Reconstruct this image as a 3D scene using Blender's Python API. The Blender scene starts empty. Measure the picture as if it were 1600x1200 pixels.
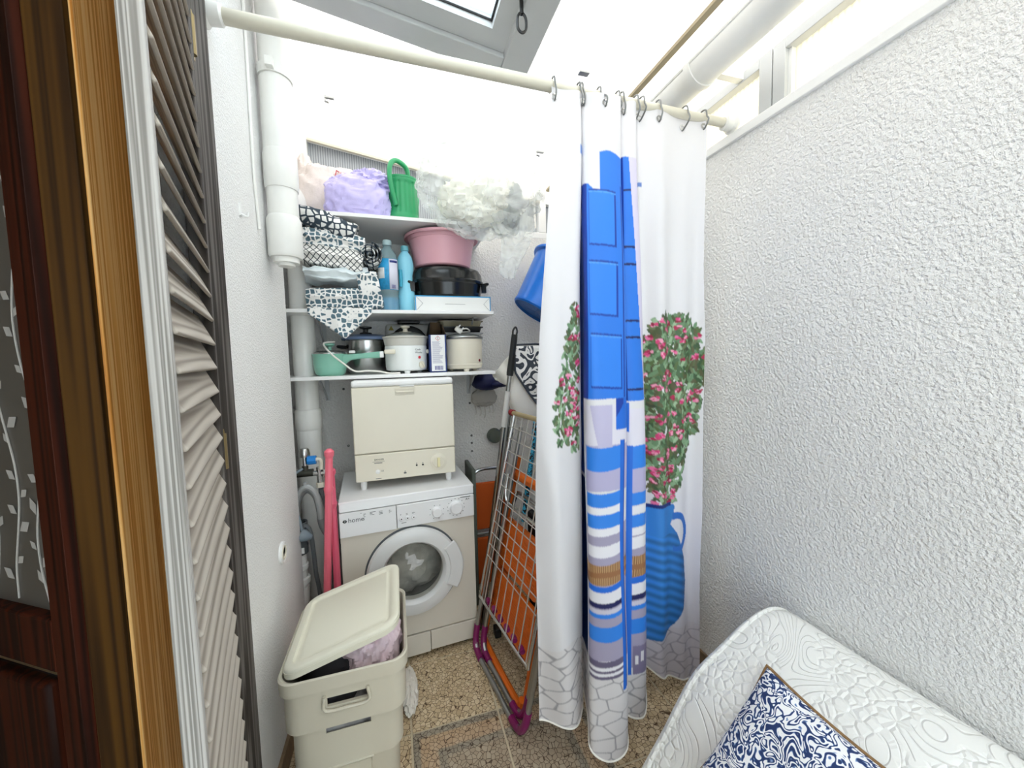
import bpy, bmesh, math, random
import numpy as np
from mathutils import Matrix, Vector, noise, Euler
random.seed(7)
PI = math.pi
scene = bpy.context.scene
COL = scene.collection

# ------------------------------------------------------------------ camera, sky, exposure
cam_d = bpy.data.cameras.new('camera'); cam_d.sensor_width = 36.0; cam_d.lens = 13.5
cam_d.clip_start = 0.02
cam = bpy.data.objects.new('camera', cam_d); COL.objects.link(cam)
def _v(px, py): return Vector((px-800.0, -(py-600.0), -600.0))
_ax = _v(2800, 510).normalized(); _ay = _v(616, 562); _ay = (_ay-_ax*_ay.dot(_ax)).normalized(); _az = _ax.cross(_ay)
cam.matrix_world = Matrix.Translation((0, 0, 1.5)) @ Matrix((_ax, _ay, _az)).to_4x4()
scene.camera = cam
world = bpy.data.worlds.new('overcast_sky'); scene.world = world; world.use_nodes = True
bg = world.node_tree.nodes['Background']; bg.inputs[0].default_value = (1.0, 0.988, 0.97, 1); bg.inputs[1].default_value = 3.5
sun_d = bpy.data.lights.new('sun', 'SUN'); sun_d.energy = 1.6; sun_d.angle = math.radians(50); sun_d.color = (1, .97, .92)
sun = bpy.data.objects.new('sun', sun_d); COL.objects.link(sun); sun.rotation_euler = (math.radians(30), math.radians(-32), 0)
scene.view_settings.view_transform = 'Standard'; scene.view_settings.look = 'None'
scene.view_settings.gamma = 1.0; scene.view_settings.use_curve_mapping = False
scene.view_settings.exposure = 0.45

# ------------------------------------------------------------------ helpers
def lin(c):
    return c/12.92 if c <= .04045 else ((c+.055)/1.055)**2.4
def rgb(h):
    if isinstance(h, str):
        h = h.lstrip('#'); return tuple(lin(int(h[i:i+2], 16)/255) for i in (0, 2, 4))
    return tuple(h[:3])
def nd(nt, typ, ins=None, **props):
    n = nt.nodes.new(typ)
    for k, v in props.items(): setattr(n, k, v)
    for k, v in (ins or {}).items():
        if isinstance(v, bpy.types.NodeSocket): nt.links.new(v, n.inputs[k])
        else: n.inputs[k].default_value = v
    return n
def coords(nt, kind='Object', scale=(1, 1, 1), rot=(0, 0, 0)):
    t = nd(nt, 'ShaderNodeTexCoord')
    m = nd(nt, 'ShaderNodeMapping', {'Vector': t.outputs[kind]}); m.inputs['Scale'].default_value = scale; m.inputs['Rotation'].default_value = rot
    return m.outputs['Vector']
def ramp(nt, fac, stops, interp='LINEAR'):
    r = nd(nt, 'ShaderNodeValToRGB', {'Fac': fac}); cr = r.color_ramp; cr.interpolation = interp
    while len(cr.elements) < len(stops): cr.elements.new(.5)
    for e, (p, c) in zip(cr.elements, stops):
        e.position = p; c = rgb(c); e.color = (c[0], c[1], c[2], 1)
    return r.outputs['Color']
def math_(nt, op, a, b=None, c=None):
    ins = {0: a}
    if b is not None: ins[1] = b
    if c is not None: ins[2] = c
    return nd(nt, 'ShaderNodeMath', ins, operation=op).outputs[0]
MATS = {}
def mat(name, col='#cccccc', rough=.5, metal=0, bump=None, var=None, spec=.5, coat=0, sheen=0):
    """bump=(scale,strength,distance) var=(scale,amount)"""
    if name in MATS: return MATS[name]
    m = bpy.data.materials.new(name); m.use_nodes = True; nt = m.node_tree; b = nt.nodes['Principled BSDF']
    c = rgb(col); b.inputs['Base Color'].default_value = (*c, 1); b.inputs['Roughness'].default_value = rough
    b.inputs['Metallic'].default_value = metal; b.inputs['Specular IOR Level'].default_value = spec
    b.inputs['Coat Weight'].default_value = coat; b.inputs['Sheen Weight'].default_value = sheen
    if var:
        v = coords(nt); n = nd(nt, 'ShaderNodeTexNoise', {'Vector': v, 'Scale': var[0], 'Detail': 5.0})
        d = tuple(x*(1-var[1]) for x in c)
        nt.links.new(ramp(nt, n.outputs['Fac'], [(.35, d), (.62, c)]), b.inputs['Base Color'])
    if bump:
        v = coords(nt); n = nd(nt, 'ShaderNodeTexNoise', {'Vector': v, 'Scale': bump[0], 'Detail': 4.0})
        bp = nd(nt, 'ShaderNodeBump', {'Height': n.outputs['Fac'], 'Strength': bump[1], 'Distance': bump[2]})
        nt.links.new(bp.outputs['Normal'], b.inputs['Normal'])
    MATS[name] = m; return m
def newmat(name):
    m = bpy.data.materials.new(name); m.use_nodes = True; MATS[name] = m
    return m, m.node_tree, m.node_tree.nodes['Principled BSDF']

class MB:
    def __init__(s): s.v = []; s.f = []
    def add(s, vs, fs):
        o = len(s.v); s.v += [tuple(p) for p in vs]; s.f += [tuple(i+o for i in f) for f in fs]; return s
    def box(s, x0, x1, y0, y1, z0, z1, mtx=None):
        vs = [Vector(p) for p in ((x0,y0,z0),(x1,y0,z0),(x1,y1,z0),(x0,y1,z0),(x0,y0,z1),(x1,y0,z1),(x1,y1,z1),(x0,y1,z1))]
        if mtx: vs = [mtx @ p for p in vs]
        return s.add(vs, [(0,3,2,1),(4,5,6,7),(0,1,5,4),(1,2,6,5),(2,3,7,6),(3,0,4,7)])
    def bar(s, a, b, w, h, up=(0, 0, 1)):
        a = Vector(a); b = Vector(b); d = (b-a); L = d.length; d.normalize(); u = Vector(up)
        x = d.cross(u).normalized(); z = x.cross(d)
        m = Matrix((x, d, z)).transposed().to_4x4(); m.translation = a
        return s.box(-w/2, w/2, 0, L, -h/2, h/2, m)
    def tube(s, pts, r, n=10, closed=False, caps=True):
        pts = [Vector(p) for p in pts]; N = len(pts); rs = r if isinstance(r, (list, tuple)) else [r]*N
        tan = []
        for i in range(N):
            if closed: t = pts[(i+1) % N]-pts[i-1]
            else: t = pts[min(i+1, N-1)]-pts[max(i-1, 0)]
            tan.append(t.normalized())
        ref = Vector((0, 0, 1)) if abs(tan[0].z) < .9 else Vector((1, 0, 0))
        x = tan[0].cross(ref).normalized(); vs = []
        for i in range(N):
            x = (x-tan[i]*x.dot(tan[i])).normalized(); y = tan[i].cross(x)
            for k in range(n):
                a = 2*PI*k/n; vs.append(pts[i]+(x*math.cos(a)+y*math.sin(a))*rs[i])
        fs = []
        for i in range(N if closed else N-1):
            j = (i+1) % N
            for k in range(n): fs.append((i*n+k, i*n+(k+1) % n, j*n+(k+1) % n, j*n+k))
        if not closed and caps: fs.append(tuple(range(n))[::-1]); fs.append(tuple(range((N-1)*n, N*n)))
        return s.add(vs, fs)
    def lathe(s, prof, n=32, mtx=None, sx=1, sy=1, cap=True):
        vs = []
        for r, z in prof:
            for k in range(n):
                a = 2*PI*k/n; p = Vector((r*math.cos(a)*sx, r*math.sin(a)*sy, z)); vs.append(mtx @ p if mtx else p)
        fs = [(i*n+k, i*n+(k+1) % n, (i+1)*n+(k+1) % n, (i+1)*n+k) for i in range(len(prof)-1) for k in range(n)]
        if cap:
            if prof[0][0] > 1e-5: fs.append(tuple(range(n))[::-1])
            if prof[-1][0] > 1e-5: fs.append(tuple(range((len(prof)-1)*n, len(prof)*n)))
        return s.add(vs, fs)
    def prism(s, poly, h0, h1, mtx=None):
        n = len(poly); vs = [Vector((x, y, h0)) for x, y in poly]+[Vector((x, y, h1)) for x, y in poly]
        if mtx: vs = [mtx @ p for p in vs]
        return s.add(vs, [tuple(range(n))[::-1], tuple(range(n, 2*n))]+[(i, (i+1) % n, n+(i+1) % n, n+i) for i in range(n)])
    def loops(s, rings, cap0=True, cap1=True):
        n = len(rings[0]); vs = [p for r in rings for p in r]
        fs = [(i*n+k, i*n+(k+1) % n, (i+1)*n+(k+1) % n, (i+1)*n+k) for i in range(len(rings)-1) for k in range(n)]
        if cap0: fs.append(tuple(range(n))[::-1])
        if cap1: fs.append(tuple(range((len(rings)-1)*n, len(rings)*n)))
        return s.add(vs, fs)
    def grid(s, fn, nu, nv, cu=False):
        vs = [fn(i/(nu if cu else nu-1), j/(nv-1)) for j in range(nv) for i in range(nu)]
        fs = [(j*nu+i, j*nu+(i+1) % nu, (j+1)*nu+(i+1) % nu, (j+1)*nu+i) for j in range(nv-1) for i in range(nu if cu else nu-1)]
        return s.add(vs, fs)
WM = {}
def thing(name, label, cat, loc=(0, 0, 0), rotz=0, group=None):
    o = bpy.data.objects.new(name, None); COL.objects.link(o); o.empty_display_size = .05
    o.location = loc; o.rotation_euler = (0, 0, rotz); tag(o, label, cat, group)
    WM[o.name] = Matrix.Translation(loc) @ Matrix.Rotation(rotz, 4, 'Z'); return o
def tag(o, label, cat, group=None):
    o['label'] = label; o['category'] = cat
    if group: o['group'] = group
    return o
def obj(name, mb, m, parent=None, local=False, smooth=True, bevel=0, seg=2, angle=35, sub=0, solid=0, fix=True):
    """local: coordinates are in the parent's frame, else world"""
    if isinstance(mb, MB):
        me = bpy.data.meshes.new(name); vs = mb.v
        if parent is not None and not local and parent.name in WM:
            iv = WM[parent.name].inverted(); vs = [tuple(iv @ Vector(p)) for p in vs]
        me.from_pydata(vs, [], mb.f)
        if fix:
            b = bmesh.new(); b.from_mesh(me); bmesh.ops.recalc_face_normals(b, faces=b.faces); b.to_mesh(me); b.free()
        if smooth:
            me.polygons.foreach_set('use_smooth', [True]*len(me.polygons)); me.set_sharp_from_angle(angle=math.radians(angle))
        me.update()
    else: me = mb
    if m is not None and not me.materials: me.materials.append(m)
    o = bpy.data.objects.new(name, me); COL.objects.link(o)
    if parent is not None: o.parent = parent; WM[o.name] = WM.get(parent.name, Matrix.Identity(4))
    else: WM[o.name] = Matrix.Identity(4)
    if bevel:
        md = o.modifiers.new('bevel', 'BEVEL'); md.width = bevel; md.segments = seg; md.limit_method = 'ANGLE'; md.angle_limit = math.radians(40)
    if solid: md = o.modifiers.new('solid', 'SOLIDIFY'); md.thickness = solid; md.offset = 0
    if sub: md = o.modifiers.new('sub', 'SUBSURF'); md.levels = sub; md.render_levels = sub
    return o
def struct(name, mb, m, parent=None, **k):
    o = obj(name, mb, m, parent, **k)
    if parent is None: o['kind'] = 'structure'
    return o
def sempty(name, loc=(0, 0, 0), rotz=0):
    o = bpy.data.objects.new(name, None); COL.objects.link(o); o.location = loc; o.rotation_euler = (0, 0, rotz); o['kind'] = 'structure'; o.empty_display_size = .05
    WM[o.name] = Matrix.Translation(loc) @ Matrix.Rotation(rotz, 4, 'Z'); return o
def one(name, label, cat, mb, m, group=None, **k):
    return tag(obj(name, mb, m, None, **k), label, cat, group)
def bx(*a, m=None): return MB().box(*a, mtx=m)
def smooth_path(pts, n=8, closed=False):
    P = [Vector(p) for p in pts]; out = []; N = len(P)
    for i in range(N if closed else N-1):
        p0 = P[(i-1) % N] if closed or i > 0 else P[0]*2-P[1]
        p1 = P[i]; p2 = P[(i+1) % N]; p3 = P[(i+2) % N] if closed or i+2 < N else P[-1]*2-P[-2]
        for k in range(n):
            t = k/n; out.append(.5*((2*p1)+(p2-p0)*t+(2*p0-5*p1+4*p2-p3)*t*t+(3*p1-p0-3*p2+p3)*t**3))
    if not closed: out.append(P[-1])
    return out
def rrect(cx, cy, hx, hy, r, z, n=5):
    out = []
    for sx, sy, a0 in ((1, 1, 0), (-1, 1, PI/2), (-1, -1, PI), (1, -1, 3*PI/2)):
        for k in range(n+1):
            a = a0+PI/2*k/n; out.append(Vector((cx+sx*(hx-r)+r*math.cos(a), cy+sy*(hy-r)+r*math.sin(a), z)))
    return out
def text(name, body, size, mtx, m, parent, depth=.0004, align='LEFT', local=False):
    cu = bpy.data.curves.new(name, 'FONT'); cu.body = body; cu.size = size; cu.extrude = depth; cu.align_x = align; cu.resolution_u = 3
    t = bpy.data.objects.new(name, cu); COL.objects.link(t); bpy.context.view_layer.update()
    me = bpy.data.meshes.new_from_object(t); bpy.data.objects.remove(t); me.transform(mtx)
    if not local: me.transform(WM[parent.name].inverted())
    me.materials.clear(); me.materials.append(m)
    return obj(name, me, m, parent, local=True)
FRONT = Matrix(((1, 0, 0, 0), (0, 0, -1, 0), (0, 1, 0, 0), (0, 0, 0, 1)))     # text in the XZ plane facing -Y
def T(x, y, z): return Matrix.Translation((x, y, z))
def R(a, ax): return Matrix.Rotation(a, 4, ax)
def blob(c, rad, seed=0, amp=.15, freq=2.0, nu=48, nv=28, e=1.0, zmin=None, ridged=True, amp2=.05, freq2=6, mtx=None):
    mb = MB(); off = Vector((seed*7.3, seed*3.1, seed*1.7)); c = Vector(c)
    def sp(v, p): return math.copysign(abs(v)**p, v)
    def fn(u, v):
        a = 2*PI*u; b = PI*(v-.5)
        d = Vector((sp(math.cos(b), e)*sp(math.cos(a), e), sp(math.cos(b), e)*sp(math.sin(a), e), sp(math.sin(b), e)))
        q = Vector((math.cos(b)*math.cos(a), math.cos(b)*math.sin(a), math.sin(b)))
        k = noise.noise(q*freq+off); k2 = noise.noise(q*freq2+off*2)
        if ridged: k = (1-2*abs(k))*.8; k2 = 1-2*abs(k2)
        s = 1+amp*k+amp2*k2
        p = Vector((d.x*rad[0]*s, d.y*rad[1]*s, d.z*rad[2]*s))
        if mtx: p = mtx @ p
        p += c
        if zmin is not None and p.z < zmin: p.z = zmin+(p.z-zmin)*.02
        return p
    return mb.grid(fn, nu, nv, cu=True)
def cut(o, cutters):
    """real holes: boolean-subtract box meshes, keep the result as plain mesh"""
    cs = []
    for mb in cutters:
        me = bpy.data.meshes.new('cutter'); me.from_pydata(mb.v, [], mb.f); c = bpy.data.objects.new('cutter', me); COL.objects.link(c)
        c.parent = o.parent; cs.append(c)
        md = o.modifiers.new('cut', 'BOOLEAN'); md.object = c; md.operation = 'DIFFERENCE'; md.solver = 'EXACT'
    bpy.context.view_layer.update(); dg = bpy.context.evaluated_depsgraph_get()
    me = bpy.data.meshes.new_from_object(o.evaluated_get(dg)); o.modifiers.clear(); o.data = me
    for c in cs: bpy.data.objects.remove(c)
def clone(src, loc=None, rotz=None, parent=None):
    c = src.copy(); COL.objects.link(c)
    if parent is not None: c.parent = parent
    if loc is not None: c.location = loc
    if rotz is not None: c.rotation_euler = (0, 0, rotz)
    return c

# ------------------------------------------------------------------ materials
def stucco(name, col, scale, strength, dist, stretch=(1, 1, 1)):
    m, nt, b = newmat(name); c = rgb(col); b.inputs['Roughness'].default_value = .85; b.inputs['Specular IOR Level'].default_value = .2
    v = coords(nt, 'Object', stretch)
    n1 = nd(nt, 'ShaderNodeTexNoise', {'Vector': v, 'Scale': scale, 'Detail': 3.0, 'Roughness': .55})
    n2 = nd(nt, 'ShaderNodeTexNoise', {'Vector': v, 'Scale': 1.7, 'Detail': 4.0})
    h = ramp(nt, n1.outputs['Fac'], [(.36, (0, 0, 0)), (.64, (1, 1, 1))])
    bp = nd(nt, 'ShaderNodeBump', {'Height': h, 'Strength': strength, 'Distance': dist}); nt.links.new(bp.outputs['Normal'], b.inputs['Normal'])
    nt.links.new(ramp(nt, n2.outputs['Fac'], [(.3, tuple(x*.95 for x in c)), (.65, c)]), b.inputs['Base Color'])
    return m
M_stuccoR = stucco('stucco_wall_paint', '#f3f2ef', 100, .75, .005)
M_stuccoL = stucco('fine_stucco_paint', '#f4f3f1', 170, .6, .003)
M_stuccoB = stucco('rear_wall_paint', '#eceae6', 75, .6, .005)
M_white = mat('white_paint', '#f2f2f0', .45, bump=(60, .05, .002))
M_pvc = mat('white_pvc', '#efeee9', .35, var=(9, .05), bump=(40, .05, .002))
M_alu = mat('grey_aluminium_frame', '#c9cbcb', .4, var=(4, .06))
M_shelf = mat('white_melamine', '#f1f0ee', .35)
M_steel = mat('steel', '#c8c8c6', .25, 1.0)
M_tube = mat('grey_metal_tube', '#a7a8a6', .3, .9)
M_wire = mat('coated_wire', '#c9c6c0', .35, .6)
M_black = mat('black_plastic', '#141414', .4)
M_blackgloss = mat('black_enamel', '#121414', .18)
M_dark = mat('dark_void', '#0b0b0b', .8)
M_print = mat('grey_print', '#55585a', .6)
M_printblk = mat('black_print', '#222222', .6)
M_cream = mat('cream_appliance', '#e6dfcc', .35, var=(3, .03))
M_washbody = mat('washer_enamel', '#d9d2c4', .35, var=(2.5, .05))
M_washwhite = mat('washer_white_plastic', '#ececec', .3)
M_silver = mat('silver_plastic', '#dcdcda', .28)
M_basket = mat('greige_plastic', '#cfc9b7', .5, bump=(150, .05, .001))
M_lid = mat('lid_plastic', '#e4e1cf', .5, bump=(150, .04, .001))
M_orange = mat('orange_plastic', '#e06a14', .45, var=(6, .1))
M_orangefab = mat('orange_fabric', '#c9560f', .8, bump=(300, .2, .001))
M_purple = mat('purple_plastic', '#7a1455', .35)
M_pink = mat('pink_plastic', '#ee6f82', .35)
M_pinktub = mat('dusty_pink_plastic', '#dca6b0', .4)
M_green = mat('green_plastic', '#2c9b63', .35)
M_blue = mat('blue_bucket_plastic', '#0a74dc', .3)
M_bucketin = mat('blue_bucket_base', '#0b5cb0', .45)
M_mint = mat('mint_enamel', '#8fcab4', .3)
M_navy = mat('navy_nylon', '#10164a', .6)
M_lilac = mat('lilac_plastic_film', '#c9bff0', .35, bump=(25, .3, .01))
M_whitefilm = mat('white_plastic_film', '#e4d8d2', .4, bump=(60, .3, .006))
M_redprint = mat('red_print', '#cc2a3c', .5)
M_hose = mat('grey_hose', '#8a8c8b', .5)
M_hosedark = mat('dark_grey_rubber', '#5c6062', .6)
M_pinkcloth = mat('pink_laundry', '#efd9e1', .85, bump=(90, .15, .003), var=(14, .10))
M_greycloth = mat('grey_laundry', '#b3b0b0', .85, bump=(60, .3, .003), var=(14, .5))
M_palecloth = mat('pale_blue_cloth', '#e6eff1', .85, bump=(120, .2, .002))
M_whitecloth = mat('white_cotton', '#eeebe2', .85, bump=(120, .2, .002))
M_bluecap = mat('bright_blue_plastic', '#1e86d8', .35)
M_glassdark = mat('dark_glass', '#20221f', .06, coat=.5)
M_cable = mat('white_cable', '#efece4', .45)
M_brown = mat('brown_wood_strip', '#a4977a', .7)
M_maroon = mat('maroon_plastic', '#8d1722', .45)
M_olive = mat('olive_tube', '#a08f6c', .5)
M_greygreen = mat('grey_green_plastic', '#5d645b', .55)

def wood(name, c0, c1, c2, sx, sz, rough=.5, axis='Z', knots=False):
    m, nt, b = newmat(name); b.inputs['Roughness'].default_value = rough; b.inputs['Specular IOR Level'].default_value = .22
    sc = {'Z': (sx, sx, sz), 'Y': (sx, sz, sx), 'X': (sz, sx, sx)}[axis]
    v = coords(nt, 'Object', sc)
    n = nd(nt, 'ShaderNodeTexNoise', {'Vector': v, 'Scale': 1.0, 'Detail': 5.0, 'Distortion': .4})
    v2 = coords(nt, 'Object', tuple(x*.35 for x in sc)); n2 = nd(nt, 'ShaderNodeTexNoise', {'Vector': v2, 'Scale': 1.0, 'Detail': 2.0})
    w = math_(nt, 'SINE', math_(nt, 'MULTIPLY_ADD', n2.outputs['Fac'], 46.0, n.outputs['Fac']))
    w = math_(nt, 'MULTIPLY_ADD', w, .5, .5); w = math_(nt, 'MULTIPLY_ADD', n.outputs['Fac'], .4, math_(nt, 'MULTIPLY', w, .62))
    nt.links.new(ramp(nt, w, [(.15, c0), (.5, c1), (.85, c2)]), b.inputs['Base Color'])
    bp = nd(nt, 'ShaderNodeBump', {'Height': w, 'Strength': .2, 'Distance': .0008}); nt.links.new(bp.outputs['Normal'], b.inputs['Normal'])
    return m
M_pine = wood('orange_pine', '#c98238', '#f0b060', '#f9c884', 170, .9, .45)
M_darkwood = wood('dark_stained_wood', '#1c0802', '#301005', '#451a08', 60, .9, .6)
M_reveal = wood('shade_darkened_wood', '#2c1a04', '#432a08', '#54370d', 90, .7, .65)  # shade on the post's side face, put into a darker wood colour
M_grey_wood = wood('weathered_grey_wood', '#85827d', '#b0ada8', '#c6c4c0', 190, 1.2, .9)
M_slat = wood('weathered_slat_wood', '#8a8178', '#aaa196', '#bdb5aa', 50, 2.0, .8, 'X')
M_darkframe = wood('weathered_dark_frame', '#2e2925', '#4b4541', '#6a6561', 50, 1.5, .7)

def poly_mat():
    m, nt, b = newmat('polycarbonate_roof'); out = nt.nodes['Material Output']; nt.nodes.remove(b)
    tr = nd(nt, 'ShaderNodeBsdfTransparent', {'Color': (.74, .745, .745, 1)}); tl = nd(nt, 'ShaderNodeBsdfTranslucent', {'Color': (.78, .78, .77, 1)})
    gl = nd(nt, 'ShaderNodeBsdfDiffuse', {'Color': (.9, .9, .9, 1)})
    a = nd(nt, 'ShaderNodeMixShader', {0: .45, 1: tr.outputs[0], 2: tl.outputs[0]}); c = nd(nt, 'ShaderNodeMixShader', {0: .1, 1: a.outputs[0], 2: gl.outputs[0]})
    nt.links.new(c.outputs[0], out.inputs['Surface']); return m
M_poly = poly_mat()
def pane_mat(name, tint, k_tr, rib):
    m, nt, b = newmat(name); out = nt.nodes['Material Output']
    v = coords(nt, 'Object'); sx = nd(nt, 'ShaderNodeSeparateXYZ', {'Vector': v})
    s = math_(nt, 'SINE', math_(nt, 'MULTIPLY', sx.outputs[rib[0]], rib[1])); s = math_(nt, 'MULTIPLY_ADD', s, .5, .5)
    c = rgb(tint); col = ramp(nt, s, [(.1, tuple(x*.82 for x in c)), (.5, c)])
    tr = nd(nt, 'ShaderNodeBsdfTransparent', {'Color': col}); tl = nd(nt, 'ShaderNodeBsdfTranslucent', {'Color': col})
    a = nd(nt, 'ShaderNodeMixShader', {0: k_tr, 1: tr.outputs[0], 2: tl.outputs[0]})
    nt.links.new(a.outputs[0], out.inputs['Surface']); nt.nodes.remove(b); return m
M_pane = pane_mat('ribbed_clear_pane', (.78, .75, .64), .6, (1, 330.0))
def ribbed_mat():
    m, nt, b = newmat('grey_ribbed_panel'); b.inputs['Roughness'].default_value = .35
    v = coords(nt, 'Object'); sx = nd(nt, 'ShaderNodeSeparateXYZ', {'Vector': v})
    s = math_(nt, 'MULTIPLY_ADD', math_(nt, 'SINE', math_(nt, 'MULTIPLY', sx.outputs[0], 480.0)), .5, .5)
    nt.links.new(ramp(nt, s, [(.2, '#8f9398'), (.7, '#b9bdc2')]), b.inputs['Base Color'])
    bp = nd(nt, 'ShaderNodeBump', {'Height': s, 'Strength': .4, 'Distance': .003}); nt.links.new(bp.outputs['Normal'], b.inputs['Normal']); return m
M_ribbed = ribbed_mat()
def film_mat():
    m, nt, b = newmat('clear_plastic_film'); out = nt.nodes['Material Output']
    b.inputs['Base Color'].default_value = (.93, .95, .94, 1); b.inputs['Roughness'].default_value = .18
    v = coords(nt, 'Object'); n = nd(nt, 'ShaderNodeTexNoise', {'Vector': v, 'Scale': 7.0, 'Detail': 3.0, 'Distortion': 1.0})
    bp = nd(nt, 'ShaderNodeBump', {'Height': n.outputs['Fac'], 'Strength': .4, 'Distance': .02}); nt.links.new(bp.outputs['Normal'], b.inputs['Normal'])
    f = ramp(nt, n.outputs['Fac'], [(.35, (.15, .15, .15)), (.7, (.5, .5, .5))])
    tr = nd(nt, 'ShaderNodeBsdfTransparent', {'Color': (.97, .98, .97, 1)})
    a = nd(nt, 'ShaderNodeMixShader', {0: f, 1: tr.outputs[0], 2: b.outputs[0]}); nt.links.new(a.outputs[0], out.inputs['Surface']); return m
M_film = film_mat()
def glass_mat(name, tint, k=.85, rough=.03):
    m, nt, b = newmat(name); out = nt.nodes['Material Output']; c = rgb(tint)
    b.inputs['Base Color'].default_value = (*c, 1); b.inputs['Roughness'].default_value = rough
    tr = nd(nt, 'ShaderNodeBsdfTransparent', {'Color': (*c, 1)})
    a = nd(nt, 'ShaderNodeMixShader', {0: 1-k, 1: tr.outputs[0], 2: b.outputs[0]}); nt.links.new(a.outputs[0], out.inputs['Surface']); return m
M_skyglass = glass_mat('skylight_glass', '#eef6fb', .9)
M_doorglass = glass_mat('washer_door_glass', '#dddcd6', .92)
M_pet = glass_mat('clear_bottle_plastic', '#c4dde2', .72, .12)
M_lidglass = glass_mat('lid_glass', '#9aa09c', .55, .05)
M_bluefluid = mat('blue_liquid', '#35b5e6', .25)
M_bluefluid2 = mat('pale_blue_bottle', '#8fd8ee', .35)

def tile_mat(name, decor):
    m, nt, b = newmat(name); b.inputs['Roughness'].default_value = .42
    g = nd(nt, 'ShaderNodeNewGeometry'); pos = g.outputs['Position']
    vo = nd(nt, 'ShaderNodeTexVoronoi', {'Vector': pos, 'Scale': 58.0}, feature='DISTANCE_TO_EDGE')
    vc = nd(nt, 'ShaderNodeTexVoronoi', {'Vector': pos, 'Scale': 58.0})
    n = nd(nt, 'ShaderNodeTexNoise', {'Vector': pos, 'Scale': 9.0, 'Detail': 4.0})
    bw = nd(nt, 'ShaderNodeRGBToBW', {'Color': vc.outputs['Color']})
    f = math_(nt, 'MULTIPLY_ADD', bw.outputs[0], .6, math_(nt, 'MULTIPLY', n.outputs['Fac'], .5))
    chip = ramp(nt, f, [(.25, '#b39c7a'), (.5, '#c6b08d'), (.75, '#d6c3a2')])
    if decor:
        sx = nd(nt, 'ShaderNodeSeparateXYZ', {'Vector': pos})
        ax = math_(nt, 'ABSOLUTE', math_(nt, 'SUBTRACT', sx.outputs[0], .352)); ay = math_(nt, 'ABSOLUTE', math_(nt, 'SUBTRACT', sx.outputs[1], 1.147))
        d = math_(nt, 'SUBTRACT', .355, math_(nt, 'MAXIMUM', ax, ay))
        d = math_(nt, 'MULTIPLY_ADD', math_(nt, 'SUBTRACT', n.outputs['Fac'], .5), .012, d)
        band = ramp(nt, math_(nt, 'MULTIPLY', d, 4.0), [(0, '#5d6264'), (.105, '#686c6c'), (.135, '#ad8e70'), (.36, '#b0937a'), (.39, '#5c6163'), (.47, '#63686a'), (.53, '#8f8377'), (1, '#8b8076')])
        chip = nd(nt, 'ShaderNodeMix', {0: .62, 6: chip, 7: band}, data_type='RGBA').outputs[2]
    line = ramp(nt, vo.outputs['Distance'], [(.02, '#6b5640'), (.06, (1, 1, 1))])
    c = nd(nt, 'ShaderNodeMix', {0: 1.0, 6: chip, 7: line}, data_type='RGBA', blend_type='MULTIPLY').outputs[2]
    nt.links.new(c, b.inputs['Base Color'])
    bp = nd(nt, 'ShaderNodeBump', {'Height': vo.outputs['Distance'], 'Strength': .35, 'Distance': .003}); nt.links.new(bp.outputs['Normal'], b.inputs['Normal']); return m
M_tile = tile_mat('mosaic_floor_tile', False); M_tiled = tile_mat('framed_mosaic_tile', True)
M_grout = mat('pale_grout', '#cdbfa4', .9, var=(20, .15))
M_skirt = mat('brown_tile_skirting', '#8a7358', .5, var=(25, .3))

def lattice_mat(name, fill, line, scale, diamond):
    """printed cotton: outlined cells or diamond trellis, on the cloth's own coordinates"""
    m, nt, b = newmat(name); b.inputs['Roughness'].default_value = .85
    v = coords(nt, 'Object', (1, .4, 1))
    if diamond:
        s = nd(nt, 'ShaderNodeSeparateXYZ', {'Vector': v}); a = math_(nt, 'ADD', s.outputs[0], s.outputs[2]); d = math_(nt, 'SUBTRACT', s.outputs[0], s.outputs[2])
        def tri(x): return math_(nt, 'PINGPONG', math_(nt, 'MULTIPLY', x, scale), .5)
        e = math_(nt, 'MINIMUM', tri(a), tri(d)); col = ramp(nt, e, [(.06, line), (.12, fill)])
    else:
        vo = nd(nt, 'ShaderNodeTexVoronoi', {'Vector': v, 'Scale': scale, 'Randomness': .55}, feature='DISTANCE_TO_EDGE')
        col = ramp(nt, vo.outputs['Distance'], [(.10, line), (.15, fill)])
    nt.links.new(col, b.inputs['Base Color'])
    n = nd(nt, 'ShaderNodeTexNoise', {'Vector': v, 'Scale': 30.0}); bp = nd(nt, 'ShaderNodeBump', {'Height': n.outputs['Fac'], 'Strength': .2, 'Distance': .005}); nt.links.new(bp.outputs['Normal'], b.inputs['Normal']); return m
M_latA = lattice_mat('trellis_cotton', '#f0eee9', '#3a4147', 34, True)
M_latB = lattice_mat('slate_cell_cotton', '#56707c', '#f2f0ec', 42, False)
M_latC = lattice_mat('outlined_cell_cotton', '#e9e8e4', '#2f3d49', 36, False)
def scroll_mat(name, c0, c1, scale, k, c2=None):
    m, nt, b = newmat(name); b.inputs['Roughness'].default_value = .85
    v = coords(nt, 'Object'); n = nd(nt, 'ShaderNodeTexNoise', {'Vector': v, 'Scale': scale, 'Detail': .8, 'Distortion': 1.2})
    s = math_(nt, 'MULTIPLY_ADD', math_(nt, 'SINE', math_(nt, 'MULTIPLY', n.outputs['Fac'], k)), .5, .5)
    stops = [(.44, c0), (.52, c1)] if c2 is None else [(.2, c0), (.42, c2), (.55, c1)]
    nt.links.new(ramp(nt, s, stops), b.inputs['Base Color']); return m
M_scroll = scroll_mat('charcoal_scroll_print', '#f1efea', '#3c424b', 13, 30)
M_cushion = scroll_mat('navy_flower_print', '#1f3566', '#f4f4f5', 30, 34, '#6f8fc0')
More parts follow.
